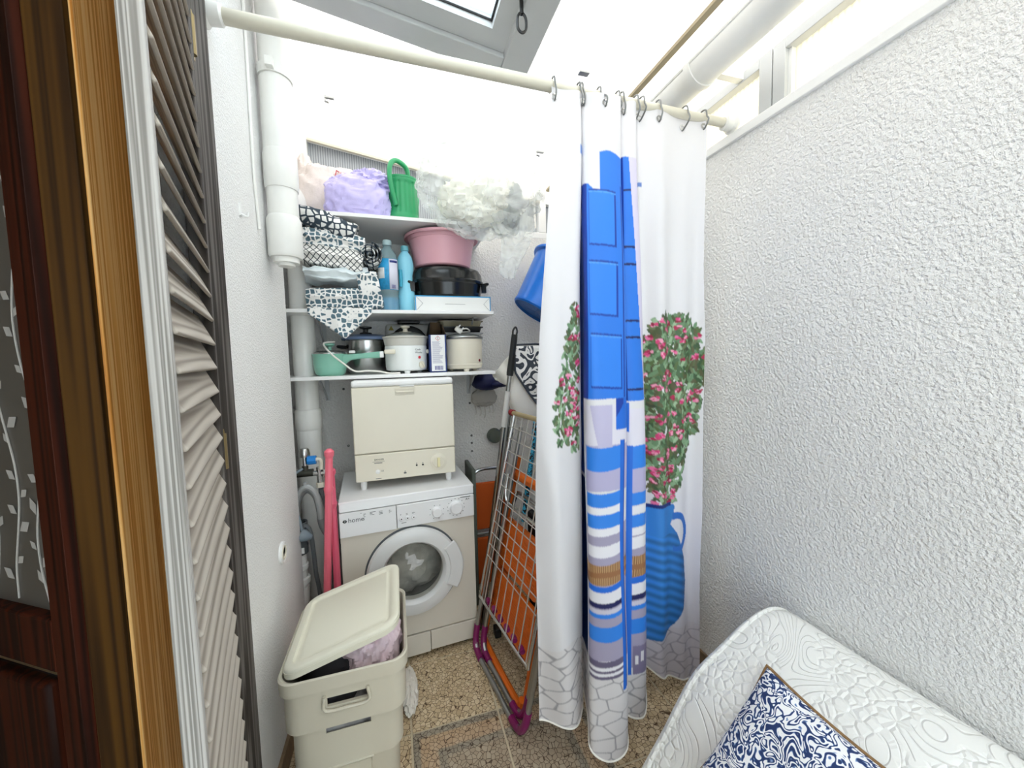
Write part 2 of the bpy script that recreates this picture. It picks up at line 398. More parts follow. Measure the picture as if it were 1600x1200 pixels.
def quilt_mat():
    m, nt, b = newmat('white_quilt'); b.inputs['Roughness'].default_value = .8; b.inputs['Base Color'].default_value = (*rgb('#ecece8'), 1)
    v = coords(nt, 'Object')
    n = nd(nt, 'ShaderNodeTexNoise', {'Vector': v, 'Scale': 4.2, 'Detail': .3, 'Distortion': .8})
    s = math_(nt, 'ABSOLUTE', math_(nt, 'SINE', math_(nt, 'MULTIPLY', n.outputs['Fac'], 85.0)))
    s = ramp(nt, s, [(0, (0, 0, 0)), (.35, (1, 1, 1))])
    vo = nd(nt, 'ShaderNodeTexVoronoi', {'Vector': v, 'Scale': 38.0}, feature='DISTANCE_TO_EDGE'); f = ramp(nt, vo.outputs['Distance'], [(0, (0, 0, 0)), (.2, (1, 1, 1))])
    mask = nd(nt, 'ShaderNodeTexNoise', {'Vector': v, 'Scale': 7.0, 'Detail': .5}); mk = ramp(nt, mask.outputs['Fac'], [(.48, (0, 0, 0)), (.52, (1, 1, 1))])
    h = nd(nt, 'ShaderNodeMix', {0: mk, 6: s, 7: f}, data_type='RGBA').outputs[2]
    bp = nd(nt, 'ShaderNodeBump', {'Height': h, 'Strength': .55, 'Distance': .006}); nt.links.new(bp.outputs['Normal'], b.inputs['Normal']); return m
M_quilt = quilt_mat()
def curtain_mat():
    m, nt, b = newmat('printed_polyester_curtain'); out = nt.nodes['Material Output']
    a = nd(nt, 'ShaderNodeAttribute', attribute_name='print'); b.inputs['Roughness'].default_value = .55
    nt.links.new(a.outputs['Color'], b.inputs['Base Color'])
    tl = nd(nt, 'ShaderNodeBsdfTranslucent', {'Color': a.outputs['Color']})
    mx = nd(nt, 'ShaderNodeMixShader', {0: .22, 1: b.outputs[0], 2: tl.outputs[0]}); nt.links.new(mx.outputs[0], out.inputs['Surface']); return m
M_curtain = curtain_mat()

# ------------------------------------------------------------------ the room
XL, XR, YB = -.455, 1.333, 2.52
floor = struct('floor', bx(-2.3, 1.5, -2.3, 2.65, -.12, -.004), M_grout)
px, py = .355, .3625
for i in range(-2, 4):
    for j in range(-9, 4):
        x0 = max(-.003+i*px+.004, XL+.002); x1 = min(-.003+(i+1)*px-.004, XR-.002)
        y0 = 1.505+j*py+.004; y1 = min(1.505+(j+1)*py-.004, YB-.002)
        if x1-x0 < .02 or y1-y0 < .02 or y0 < -2.0: continue
        t = obj('tile', bx(x0, x1, y0, y1, -.01, 0), M_tiled if i in (0, 1) and j in (-1, -2) else M_tile, floor, bevel=.0015, seg=1)
w6 = sempty('window_6', (-1.32, -1.1, 1.1))  # unseen window added to the house room to light the door glass
obj('frame', MB().box(-1.7, -1.64, -1.14, -1.08, 1.1, 1.9).box(-1.01, -.95, -1.14, -1.08, 1.1, 1.9).box(-1.64, -1.01, -1.14, -1.08, 1.1, 1.16).box(-1.64, -1.01, -1.14, -1.08, 1.84, 1.9), M_white, w6)
obj('pane', bx(-1.64, -1.01, -1.115, -1.107, 1.16, 1.84), M_skyglass, w6, smooth=False)
# left house wall with the door opening
wl = struct('wall_left', MB().box(-.60, XL, .86, 1.93, 0, 3.1).box(-.60, XL, -.22, .86, 2.33, 3.1).box(-.60, XL, -1.16, -.22, 0, 3.1), M_stuccoL)
struct('wall_recess', MB().box(-.75, -.62, 1.93, YB, 0, 3.1).box(-.62, -.60, 1.90, 1.93, 0, 3.1), M_stuccoL)
struct('wall_right', bx(XR, 1.48, -2.2, 2.62, 0, 2.335), M_stuccoR)
struct('wall_back', bx(-.75, 1.48, YB, 2.62, 0, 2.305), M_stuccoB)
struct('wall_front', MB().box(-.60, 1.48, -1.16, -1.06, 0, .30).box(-.60, 1.48, -1.16, -1.06, 2.45, 3.0).box(-.60, -.40, -1.16, -1.06, .30, 2.45), M_stuccoR)
w5 = sempty('window_5', (.45, -1.1, .30))                      # unseen glazing added behind the camera to light the lower half of the room
obj('frame', MB().box(-.40, -.34, -1.14, -1.08, .30, 2.45).box(1.27, 1.333, -1.14, -1.08, .30, 2.45).box(.43, .49, -1.14, -1.08, .36, 2.39).box(-.34, 1.27, -1.14, -1.08, .30, .36).box(-.34, 1.27, -1.14, -1.08, 2.39, 2.45), M_alu, w5, bevel=.004)
for xa, xb in ((-.34, .43), (.49, 1.27)): obj('pane', bx(xa, xb, -1.115, -1.107, .36, 2.39), M_skyglass, w5, smooth=False)
struct('wall_house', MB().box(-2.3, -2.2, -2.2, 2.4, 0, 2.6).box(-2.2, -.75, 2.3, 2.4, 0, 2.6).box(-2.3, -.6, -1.16, 2.4, 2.6, 2.7).box(-2.3, -1.7, -1.16, -1.06, 0, 2.6).box(-.95, -.6, -1.16, -1.06, 0, 2.6).box(-1.7, -.95, -1.16, -1.06, 0, 1.1).box(-1.7, -.95, -1.16, -1.06, 1.9, 2.6), mat('house_paint', '#b9a88e', .9))
struct('baseboard_left', bx(XL, XL+.012, .92, 1.93, 0, .09), M_skirt)
struct('baseboard_right', bx(XR-.012, XR, -2.2, 2.52, 0, .09), M_skirt)
struct('baseboard_back', bx(XL, XR-.012, YB-.012, YB, 0, .09), M_skirt)
# roof
def rz(x): return 2.79-.16*x
ceil = sempty('ceiling', (0, 0, 2.8))
def roofbox(x0, x1, y0, y1, t0, t1):
    mb = MB(); vs = [(x, y, rz(x)+t) for t in (t0, t1) for x, y in ((x0, y0), (x1, y0), (x1, y1), (x0, y1))]
    return mb.add(vs, [(0,3,2,1),(4,5,6,7),(0,1,5,4),(1,2,6,5),(2,3,7,6),(3,0,4,7)])
for a in ((-.75, .51, 1.58, 2.64), (.51, 1.52, 1.58, 2.64), (.51, 1.52, -2.3, 1.58), (-.75, -.33, -2.3, 1.58), (-.33, .51, -2.3, .30)):
    obj('roof_panel', roofbox(a[0]+.002, a[1]-.002, a[2]+.002, a[3]-.002, 0, .016), M_poly, ceil, smooth=False)
struct('trim_1', roofbox(-.75, .46, 1.53, 1.63, -.045, -.001), M_alu, bevel=.004)          # purlin
struct('trim_2', roofbox(.46, .565, -2.2, 1.63, -.05, -.001), M_alu, bevel=.004)           # rafter
struct('trim_3', roofbox(1.022, 1.043, -2.2, 2.5, -.014, -.001), M_brown)                  # wooden strip
w4 = sempty('window_4', (.06, .93, 2.78))
obj('sash_frame', MB().add(*[(lambda m: (m.v, m.f))(roofbox(-.33, .455, 1.44, 1.525, -.03, .03))][0]).add(*[(lambda m: (m.v, m.f))(roofbox(.39, .455, .30, 1.44, -.03, .03))][0])
    .add(*[(lambda m: (m.v, m.f))(roofbox(-.33, -.27, .30, 1.44, -.03, .03))][0]).add(*[(lambda m: (m.v, m.f))(roofbox(-.27, .39, .30, .36, -.03, .03))][0]), M_alu, w4, smooth=False)
obj('pane', roofbox(-.27, .39, .36, 1.44, .012, .018), M_skyglass, w4, smooth=False)
obj('rubber_seal', MB().tube([(-.27, 1.437, rz(-.27)-.004), (.39, 1.437, rz(.39)-.004)], .004, 6).tube([(.387, 1.437, rz(.39)-.004), (.387, .36, rz(.39)-.004)], .004, 6), M_black, w4)
hz = rz(.44)-.05
obj('pull_ring', MB().tube([(.45, 1.285, hz+.03), (.45, 1.285, hz-.035)], .007, 8).tube(smooth_path([(.45, 1.285, hz-.03), (.436, 1.285, hz-.045), (.436, 1.285, hz-.08), (.45, 1.285, hz-.092), (.464, 1.285, hz-.08), (.464, 1.285, hz-.045)], 4, True), .0045, 6, True), M_black, w4)
# rear window
w1 = sempty('window_1', (.3, YB, 2.31))
def wtop(x): return rz(x)-.004
obj('pane', MB().prism([(-.44, 2.34), (.99, 2.34), (.99, wtop(.99)-.07), (-.44, wtop(-.44)-.07)], -.012, 0, T(0, YB+.04, 0) @ R(PI/2, 'X')), M_ribbed, w1, smooth=False)
obj('frame', MB().box(-.75, 1.34, YB, YB+.08, 2.305, 2.345).box(.975, 1.03, YB, YB+.08, 2.345, 2.62).box(-.75, -.435, YB, YB+.08, 2.345, 2.84)
    .prism([(-.75, wtop(-.75)-.085), (1.34, wtop(1.34)-.085), (1.34, wtop(1.34)), (-.75, wtop(-.75))], -.08, 0, T(0, YB, 0) @ R(PI/2, 'X')), M_white, w1, smooth=False, bevel=.004)
obj('pane', bx(1.03, 1.34, YB+.03, YB+.042, 2.345, 2.56), M_ribbed, w1, smooth=False)
obj('frame_bead', MB().prism([(-.43, wtop(-.43)-.098), (.98, wtop(.98)-.098), (.98, wtop(.98)-.085), (-.43, wtop(-.43)-.085)], 0, .02, T(0, YB, 0) @ R(PI/2, 'X')), mat('frame_bead_cream', '#d9d2bf', .6), w1, smooth=False)
# clerestory windows over the right wall
struct('trim_4', MB().box(XR-.012, 1.48, -2.2, 2.52, 2.335, 2.372), M_white, bevel=.004)
for n_, (ya, yb) in ((2, (1.16, 2.50)), (3, (-.55, 1.06))):
    w = sempty(f'window_{n_}', (XR, (ya+yb)/2, 2.372))
    obj('frame', MB().box(XR-.004, XR+.05, ya-.05, ya, 2.372, 2.575).box(XR-.004, XR+.05, yb, yb+(.02 if n_ == 2 else .045), 2.372, 2.575).box(XR-.004, XR+.05, ya, yb, 2.538, 2.575), M_alu, w, bevel=.002)
    obj('rebate', MB().box(XR+.012, XR+.05, ya, ya+.012, 2.372, 2.538).box(XR+.012, XR+.05, yb-.012, yb, 2.372, 2.538), M_white, w)
    obj('pane', bx(XR+.03, XR+.038, ya, yb, 2.372, 2.54), M_pane, w, smooth=False)
struct('trim_5', bx(XR, 1.48, -2.2, -.6, 2.372, 2.57), M_alu)

# ------------------------------------------------------------------ house door, frame, shutter
fr = sempty('trim_6', (-.46, .8, 0))
obj('post', bx(-.465, -.42, .735, .905, 0, 2.33), M_pine, fr, bevel=.003)
obj('lining', bx(-.468, -.4225, .722, .7345, 0, 2.33), M_reveal, fr, bevel=.001)  # thin strip over the post's side, carrying its painted shade
obj('post', bx(-.60, -.42, -.27, -.18, 0, 2.33), M_pine, fr, bevel=.003)
obj('head', bx(-.60, -.42, -.18, .722, 2.24, 2.33), M_pine, fr, bevel=.003)
obj('lining', bx(-.497, -.4655, .775, .859, 0, 2.33), M_reveal, fr)
d1 = sempty('door_1', (-.4536, .7458, 0), math.atan2(.534, -.845))     # local x runs along the leaf, local y = its camera side thickness
dz = .02
obj('stile', bx(.004, .053, 0, .04, dz, 2.2), M_darkwood, d1, local=True, bevel=.0008)
obj('stile', bx(.68, .76, 0, .04, dz, 2.2), M_darkwood, d1, local=True, bevel=.003)
obj('rail', bx(.053, .68, 0, .04, 1.03, 1.115), M_darkwood, d1, local=True, bevel=.003)
obj('rail', bx(.053, .68, 0, .04, 2.1, 2.2), M_darkwood, d1, local=True, bevel=.003)
obj('rail', bx(.053, .68, 0, .04, dz, .2), M_darkwood, d1, local=True, bevel=.003)
obj('rail', bx(.053, .68, 0, .04, .62, .70), M_darkwood, d1, local=True, bevel=.003)
for xa in (.078, .40):
    for za in (.2, .70): obj('panel', MB().box(xa+.03, xa+.25, .008, .032, za+.04, za+.29), M_darkwood, d1, local=True, bevel=.008)
obj('mullion', bx(.36, .40, 0, .04, .2, 1.03), M_darkwood, d1, local=True, bevel=.003)
gl = obj('glass', bx(.049, .684, .017, .023, 1.11, 2.105), mat('smoked_glass', '#625d57', .3), d1, local=True)
vm = MB(); rr = random.Random(3)
for k in range(9):
    x = .085+k*.066; z = 1.125; pts = []
    for s in range(34):
        pts.append((x+.016*math.sin(s*.5+k*1.3), .0245, z)); z += .028
    vm.tube(smooth_path(pts[::2], 4), .0013, 5)
    for s in range(1, 33):
        if (s+k) % 5 == 4: continue
        p = Vector(pts[s]); sd = 1 if s % 2 else -1; ang = sd*rr.uniform(.4, 1.1)
        L = rr.uniform(.020, .032); d = Vector((math.sin(ang), 0, math.cos(ang))); q = Vector((d.z, 0, -d.x)); b0 = p+d*.006
        vm.add([b0, b0+d*L*.5+q*L*.3, b0+d*L, b0+d*L*.5-q*L*.3], [(0, 1, 2, 3)])
obj('etched_vine', vm, mat('etched_white', '#c4c0ba', .9), gl, local=True, fix=False)
# louvred shutter
hb = obj('hinge_board', bx(XL+.0, XL+.02, 1.10, 1.245, 0, 2.6), M_darkframe)
hx, hy = -.436, 1.11; ang = math.atan2(-.965, .264)
sh = thing('louvre_shutter', 'weathered grey louvred wooden shutter folded back beside the pine door post', 'shutter', (hx, hy, 0), ang)
hb.parent = sh; hb.data.transform(WM[sh.name].inverted())
SW = .49
obj('stile', bx(SW-.022, SW, -.0135, .0135, .02, 2.55), M_grey_wood, sh, local=True, bevel=.003)
obj('stile', bx(0, .035, -.018, .018, .02, 2.55), M_darkframe, sh, local=True, bevel=.003)
for z0, z1 in ((.02, .13), (2.44, 2.55)): obj('rail', bx(.035, SW-.022, -.0125, .0125, z0, z1), M_grey_wood, sh, local=True, bevel=.003)
sl0 = None; z = .165
while z < 2.43:
    m4 = T(0, 0, z) @ R(math.radians(-42), 'X')
    if sl0 is None:
        sl0 = obj('slat', MB().box(.030, SW-.020, -.037, .037, -.0035, .0035, T(0, .002, 0) @ R(math.radians(-66), 'X')), M_slat, sh, local=True, bevel=.0025); sl0.location = (0, 0, z)
    else:
        s_ = clone(sl0, (0, 0, z)); s_.parent = sh
    z += .0565
for z in (2.27, 1.28, .3):
    h = obj('hinge', MB().tube([(hx+.012, hy+.015, z-.045), (hx+.012, hy+.015, z+.045)], .0075, 10).box(hx-.002, hx+.004, hy+.015, hy+.045, z-.04, z+.04), mat('aged_brass', '#8c7a55', .45, .8), sh)
    obj('hinge_pin', MB().tube([(hx+.012, hy+.015, z+.045), (hx+.012, hy+.015, z+.056)], [.005, .003], 8), mat('aged_brass'), h)

# ------------------------------------------------------------------ gutter, pipes
g = thing('rain_gutter', 'white half-round gutter running below the roof along the right wall', 'gutter', (1.14, .3, 2.5))
prof = [(1.14+.065*math.cos(a), 2.56+.065*math.sin(a)) for a in np.linspace(PI, 2*PI, 18)]
pin = [(1.14+.060*math.cos(a), 2.56+.060*math.sin(a)) for a in np.linspace(2*PI, PI, 18)]
obj('trough', MB().prism(prof+pin, -2.46, 2.1, R(PI/2, 'X')), M_pvc, g)
obj('bead', MB().tube([(1.077, -2.1, 2.56), (1.077, 2.46, 2.56)], .0075, 8), M_pvc, g)
for yy in (2.2, 1.24, .2, -.9):
    pr = [(1.14+.071*math.cos(a), 2.56+.071*math.sin(a)) for a in np.linspace(PI, 2*PI, 14)]; pi_ = [(1.14+.065*math.cos(a), 2.56+.065*math.sin(a)) for a in np.linspace(2*PI, PI, 14)]
    obj('bracket', MB().prism(pr+pi_, -yy-.014, -yy+.014, R(PI/2, 'X')).box(1.205, XR+.0, yy-.014, yy+.014, 2.545, 2.575), M_pvc, g)
ec = obj('end_cap', MB().prism(prof, -2.466, -2.46, R(PI/2, 'X')), M_pvc, g)
p1 = thing('drain_pipe', 'thick white capped drain pipe fixed high on the left wall', 'pipe', (-.388, 1.72, 1.87))
def cyl(x, y, z0, z1, r, n=28, r2=None): return MB().lathe([(r, z0), (r2 or r, z1)], n, T(x, y, 0))
X1, Y1 = -.392, 1.72
obj('pipe', cyl(X1, Y1, 2.50, 3.0, .052), M_pvc, p1)
obj('pipe', cyl(X1, Y1, 2.18, 2.56, .055), M_pvc, p1)
obj('socket', MB().lathe([(.0555, 2.30), (.059, 2.285), (.059, 2.17), (.0565, 2.16)], 28, T(X1, Y1, 0)), M_pvc, p1)
obj('pipe', cyl(X1, Y1, 2.02, 2.18, .0535), M_pvc, p1)
obj('socket', MB().lathe([(.054, 2.06), (.061, 2.045), (.061, 1.915), (.055, 1.905)], 28, T(X1, Y1, 0)), M_pvc, p1)
obj('end_plug', MB().lathe([(.046, 1.91), (.046, 1.885), (.03, 1.884), (.03, 1.873), (0, 1.873)], 24, T(X1, Y1, 0)), M_pvc, p1)
obj('clamp', MB().lathe([(.0575, 2.60), (.0585, 2.60), (.0585, 2.565), (.0575, 2.565)], 28, T(X1, Y1, 0)).box(X1-.012, X1+.012, Y1-.08, Y1-.055, 2.57, 2.60), M_pvc, p1)
cb = one('wall_cable', 'thin white cable running down the left wall beside the thick pipe', 'cable', MB().tube(smooth_path([(XL+.005, 1.60, 3.0), (XL+.005, 1.61, 2.6), (XL+.005, 1.60, 2.2), (XL+.005, 1.62, 1.98)], 5), .005, 8), M_pvc)
p2 = thing('waste_pipe', 'tall white waste pipe standing in the corner left of the shelves', 'pipe', (-.458, 2.26, 0))
obj('pipe', cyl(-.458, 2.26, 0, 1.17, .059), M_pvc, p2)
obj('socket', MB().lathe([(.0595, 1.14), (.064, 1.15), (.064, 1.24), (.0575, 1.25)], 28, T(-.458, 2.26, 0)), M_pvc, p2)
obj('pipe', cyl(-.458, 2.26, 1.25, 2.22, .056), M_pvc, p2)
obj('elbow', MB().tube(smooth_path([(-.458, 2.26, 2.2), (-.458, 2.26, 2.27), (-.475, 2.26, 2.34), (-.53, 2.26, 2.38), (-.60, 2.26, 2.385)], 6), .06, 20), M_pvc, p2)
one('wall_hook', 'small white adhesive hook on the left wall near the shutter', 'hook', MB().box(XL, XL+.004, 1.447, 1.461, 1.97, 2.01).tube(smooth_path([(XL+.004, 1.454, 1.975), (XL+.02, 1.454, 1.968), (XL+.024, 1.454, 1.982)], 4), .004, 6), M_white)
so = thing('wall_socket', 'white round wall socket low on the left wall beside the basket', 'socket', (XL, 1.64, .76))
obj('plate', MB().lathe([(.042, 0), (.042, .006), (.036, .010), (.034, .008), (0, .008)], 28, T(XL, 1.64, .765) @ R(PI/2, 'Y')), M_white, so)
obj('insert', MB().lathe([(.026, .008), (.026, .011), (.02, .011), (.019, .002), (0, .002)], 24, T(XL, 1.64, .765) @ R(PI/2, 'Y')), M_cream, so)
# roof clips
for k, (x, y, lab) in enumerate(((-.262, 2.2, 'small grey roof clip near the thick white pipe'), (.79, 1.5, 'flat grey roof plate seen above the curtain rod'), (.83, 2.1, 'small grey roof clip just left of the curtain'))):
    one('roof_clip', lab, 'clip', MB().box(x-.022, x+.022, y-.012, y+.012, rz(x)-.012, rz(x)-.005) if k == 1 else
        MB().box(x-.025, x+.02, y-.008, y+.008, rz(x)-.014, rz(x)-.005).tube([(x-.02, y, rz(x)-.012), (x-.022, y, rz(x)-.03), (x-.005, y, rz(x)-.034)], .005, 6), M_tube, 'clips under the roof')

# ------------------------------------------------------------------ curtain rod and curtain
YR = 1.277
def rodz(x): return 2.437-.031*(x-XL)/(XR-XL)
rod = thing('curtain_rod', 'long off-white tension rod spanning from wall to wall', 'curtain rod', (.4, YR, 2.42))
obj('tube', MB().tube([(XL+.01, YR, rodz(XL)), (.55, YR, rodz(.55))], .0195, 20), mat('ivory_rod', '#d8d3c2', .35), rod)
obj('tube', MB().tube([(.5, YR, rodz(.5)), (XR-.01, YR, rodz(XR))], .0165, 20), mat('ivory_rod'), rod)
for s, x in ((1, XL), (-1, XR)):
    obj('end_flange', MB().lathe([(.036, 0), (.036, .008), (.028, .016), (.026, .045), (.020, .05)], 24, T(x, YR, rodz(x)) @ R(s*PI/2, 'Y')), M_pvc, rod)

cur = thing('shower_curtain', 'white shower curtain printed with a blue shutter, chair, flowers and blue jar', 'curtain', (.85, 1.24, .1))
# (strip, control points (x_top, y_top, x_bottom, y_bottom, z_bottom), columns per span)
STR = [('A', [(.543, 1.265, .432, 1.205, .205), (.60, 1.245, .51, 1.175, .19), (.648, 1.255, .590, 1.195, .17)], 30),
       ('f1', [(.668, 1.30, .655, 1.30, .19), (.658, 1.285, .635, 1.22, .17)], 9),
       ('B', [(.660, 1.25, .588, 1.115, .145), (.725, 1.225, .645, 1.088, .10), (.795, 1.24, .722, 1.098, .12)], 34),
       ('f2', [(.805, 1.29, .765, 1.19, .16), (.80, 1.30, .772, 1.225, .17)], 9),
       ('C', [(.812, 1.262, .772, 1.180, .15), (.84, 1.25, .818, 1.168, .125), (.872, 1.258, .862, 1.185, .13)], 18),
       ('f3', [(.885, 1.30, .915, 1.26, .2)], 9),
       ('D', [(.90, 1.285, .945, 1.322, .19), (.985, 1.262, 1.03, 1.292, .13), (1.10, 1.287, 1.125, 1.31, .09), (1.192, 1.268, 1.205, 1.292, .055)], 34)]
ctl = []; meta = []
for nm, pts, n in STR:
    for k, p in enumerate(pts): ctl.append(p); meta.append((nm, k/max(len(pts)-1, 1), n))
cols = []                                   # (x_t,y_t,x_b,y_b,z_b, strip, u)
for i in range(len(ctl)-1):
    p0 = np.array(ctl[max(i-1, 0)]); p1_ = np.array(ctl[i]); p2_ = np.array(ctl[i+1]); p3 = np.array(ctl[min(i+2, len(ctl)-1)])
    same = meta[i][0] == meta[i+1][0]; n = meta[i][2] if same else 12
    for k in range(n):
        t = k/n; q = .5*((2*p1_)+(p2_-p0)*t+(2*p0-5*p1_+4*p2_-p3)*t*t+(3*p1_-p0-3*p2_+p3)*t**3)
        if same: st, u = meta[i][0], meta[i][1]+(meta[i+1][1]-meta[i][1])*t
        else: st, u = (meta[i][0], 1+t) if t < .5 else (meta[i+1][0], t-1)
        cols.append((q, st, u))
cols.append((np.array(ctl[-1]), 'D', 1.0))
NC = len(cols); NR = 1000
Q = np.array([c[0] for c in cols]); strip = np.array([c[1] for c in cols]); U = np.array([c[2] for c in cols])
arc = np.concatenate([[0], np.cumsum(np.hypot(np.diff(Q[:, 2]), np.diff(Q[:, 3])))])
v = np.linspace(0, 1, NR)[:, None]
zt = 2.408-.012*np.abs(np.sin(arc*14))[None, :]
Z = zt*(1-v)+Q[None, :, 4]*v
w = np.clip((2.36-Z)/1.1, 0, 1); w = w*w*(3-2*w); w = .25*np.clip((2.36-Z)/2.2, 0, 1)+.75*w
X = Q[None, :, 0]*(1-w)+Q[None, :, 2]*w; Y = Q[None, :, 1]*(1-w)+Q[None, :, 3]*w
Y = Y+.004*np.sin(arc[None, :]*38+Z*3.0)*w+.0025*np.sin(Z*9+arc[None, :]*21)
X = X+.003*np.sin(Z*5+arc[None, :]*10)*w
fd = (strip == 'D').astype(float)[None, :]; fa = (strip == 'A').astype(float)[None, :]
Y = Y+fd*.011*np.sin(PI*2*U[None, :]*2.6+.5*np.sin(Z*1.7))*np.clip((2.4-Z)*1.5, .15, 1)+fa*.006*np.sin(U[None, :]*7+Z*2.2)
def wr(f1, f2, ph): return np.maximum(0, np.sin(Z*f1+arc[None, :]*f2+ph))**6
Y = Y-.0035*wr(6.1, 22, .3)*np.maximum(0, np.sin(arc[None, :]*17+1))-.003*wr(8.3, -19, 1.7)*np.maximum(0, np.sin(arc[None, :]*23+2.2))
# print: painted on the cloth, each strip in its own flat print coordinates (a across, b down)
SP = {'A': (848, 907, 1.187, .002364), 'f1': (890, 912, 1.15, .0025), 'B': (909, 974, 1.203, .002205), 'f2': (960, 985, 1.17, .0025),
      'C': (975, 1007, 1.158, .00247), 'f3': (1000, 1010, 1.12, .0026), 'D': (1004, 1094, 1.055, .002665)}
a0 = np.array([SP[s][0] for s in strip]); a1 = np.array([SP[s][1] for s in strip]); zz = np.array([SP[s][2] for s in strip]); sl = np.array([SP[s][3] for s in strip])
PXs = np.repeat((a0+U*(a1-a0))[None, :], NR, 0); PYs = 700-(Z-zz[None, :])/sl[None, :]
rng = np.random.default_rng(5)
IMG = np.ones((NR, NC, 3))*np.array(rgb('#e6e5e8'))
def msk(s): return np.repeat((strip == s)[None, :], NR, 0)
def paint(m, c): IMG[m] = rgb(c)
def rect(s, x0, x1, y0, y1, c, bow=0):
    m = msk(s); yy = PYs-bow*np.sin(np.clip((PXs-x0)/max(x1-x0, 1), 0, 1)*PI)
    paint(m & (PXs >= x0) & (PXs <= x1) & (yy >= y0) & (yy <= y1), c)
LAV, BLU, BLU2, DBL, NVY = '#b9b4d6', '#2f86ea', '#1f6fdc', '#0f3fa6', '#1a1f5a'
# stones along the hem
def stones(s, y0, seed, size):
    r = np.random.default_rng(seed); m = msk(s); b = m & (PYs > y0(PXs))
    pts = []; xs = np.arange(SP[s][0]-40, SP[s][1]+60, size); ys = np.arange(960, 1260, size*.62)
    for jx, yy in enumerate(ys):
        for xx in xs: pts.append((xx+r.uniform(-.4, .4)*size+(jx % 2)*size*.5, yy+r.uniform(-.25, .25)*size))
    P = np.array(pts); xx = PXs[b]; yy = PYs[b]; d = np.sqrt((xx[:, None]-P[None, :, 0])**2+((yy[:, None]-P[None, :, 1])*1.5)**2); d.sort(1); e = d[:, 1]-d[:, 0]
    base = np.array(rgb('#e2dfe0'))[None, :]*np.ones((len(xx), 1)); ln = np.array(rgb('#a5a3a8'))
    k = np.clip((2.6-e)/1.2, 0, 1)[:, None]; IMG[b] = base*(1-k)+ln*k
stones('A', lambda x: 1000+4*np.sin(x/9), 1, 30); stones('f1', lambda x: 1010+0*x, 2, 26); stones('D', lambda x: 972+0*x, 4, 26)
stones('C', lambda x: 1048+0*x, 3, 28); stones('B', lambda x: 1060+0*x, 9, 34)
rect('f1', 880, 925, 740, 1000, '#10336e'); rect('f1', 880, 925, 280, 735, '#3d5a9a')
rect('f2', 950, 990, 290, 630, DBL); rect('f2', 950, 990, 690, 1050, LAV)
# wall shade and chair on B and C
for s, x0, x1 in (('B', 900, 985), ('C', 965, 1015)):
    rect(s, x0, x1, 640, 700, '#e6e3ef'); rect(s, x0, x1, 735, 770, LAV); rect(s, x0, x1, 822, 1035, '#a9a3bd'); rect(s, x0, x1, 700, 735, LAV)
m = msk('B'); paint(m & (PYs > 640) & (PYs < 715) & (PXs > 915+(PYs-640)*.2) & (PXs < 950), '#c6c1de')
BT = [(700, 736, BLU, 4), (770, 791, BLU, 4), (791, 803, '#efeef4', 4), (803, 824, BLU, 3), (824, 836, '#efeef4', 3), (850, 868, '#efeef4', 4), (880, 911, '#a3703f', 4), (911, 921, BLU2, 6), (921, 938, '#efeef4', 5), (938, 946, NVY, 5), (948, 955, '#d5d2e2', 5), (955, 962, BLU, 5), (976, 1000, BLU, 5),
      (1030, 1040, '#6c6480', 6), (1040, 1045, '#efeef4', 7), (1045, 1049, '#6c6480', 7), (1049, 1054, '#efeef4', 7), (1054, 1059, '#6c6480', 7)]
for y0, y1, c, bw in BT: rect('B', 905, 966, y0, y1, c, bw)
for y0, y1, c, bw in BT[:-5]: rect('C', 980, 1012, y0-(18 if y0 > 830 else 4), y1-(18 if y0 > 830 else 6), c, -2)
rect('C', 985, 1010, 1000, 1046, '#857d9c'); rect('C', 988, 992, 1016, 1030, '#eeecf2'); rect('C', 996, 1001, 1010, 1026, '#eeecf2')
for s, y0, y1, bow in (('B', 880, 911, 4), ('C', 858, 889, -2)):          # woven seat strands
    mm = msk(s) & (PYs-bow*np.sin((PXs-905)/61*PI) > y0) & (PYs-bow*np.sin((PXs-905)/61*PI) < y1)
    t = .5+.5*np.sin(PXs[mm]*2.2+PYs[mm]*.12); edge = np.abs(PYs[mm]-(y0+y1)/2-3) < 4
    cc = np.array(rgb('#6d4420'))[None]*(1-t[:, None])+np.array(rgb('#d3a877'))[None]*t[:, None]; cc[edge] = rgb('#9c6b45'); IMG[mm] = cc
rect('B', 962, 969, 694, 1088, BLU2); rect('B', 969, 970.5, 694, 1085, DBL); rect('C', 976, 983, 694, 1046, BLU2)
# blue shutter
m = msk('B'); top = np.where(PXs > 932, 250+3*np.sin(PXs/9), np.interp(PXs, [905, 915, 925, 932], [298, 300, 311, 316])); blue = m & (PYs > top) & (PYs < 631); paint(blue, '#2b7de6')
paint(blue & (PXs < 911), DBL)
def frame_rect(x0, x1, y0, y1):
    mm = msk('B'); yy = PYs-(4*(PXs-x0)/(x1-x0))
    inn = (PXs > x0) & (PXs < x1) & (yy > y0) & (yy < y1); paint(mm & inn, '#2f86f0')
    paint(mm & inn & ((PXs > x1-2.4) | (yy < y0+2.6) | (yy > y1-3)), '#0f3fa6'); paint(mm & inn & ((PXs < x0+1.2)), '#1c5cc6'); paint(mm & inn & (yy > y0+3.2) & (yy < y0+5), '#5ba5f6')
frame_rect(915, 958, 308, 397); frame_rect(915, 960, 420, 505); frame_rect(916, 966, 532, 614)
paint(m & (PXs > 969) & (PXs < 971.5) & (PYs > 300) & (PYs < 630), DBL); rect('B', 955, 990, 631, 678, BLU2); paint(m & (PXs > 955) & (PXs < 968) & (PYs > 631) & (PYs < 660-(PXs-955)*1.6), DBL)
m = msk('C'); blue = m & (PYs > 275) & (PYs < 629) & (PXs < 988+(PYs-275)*.055); paint(blue, '#2b7de6')
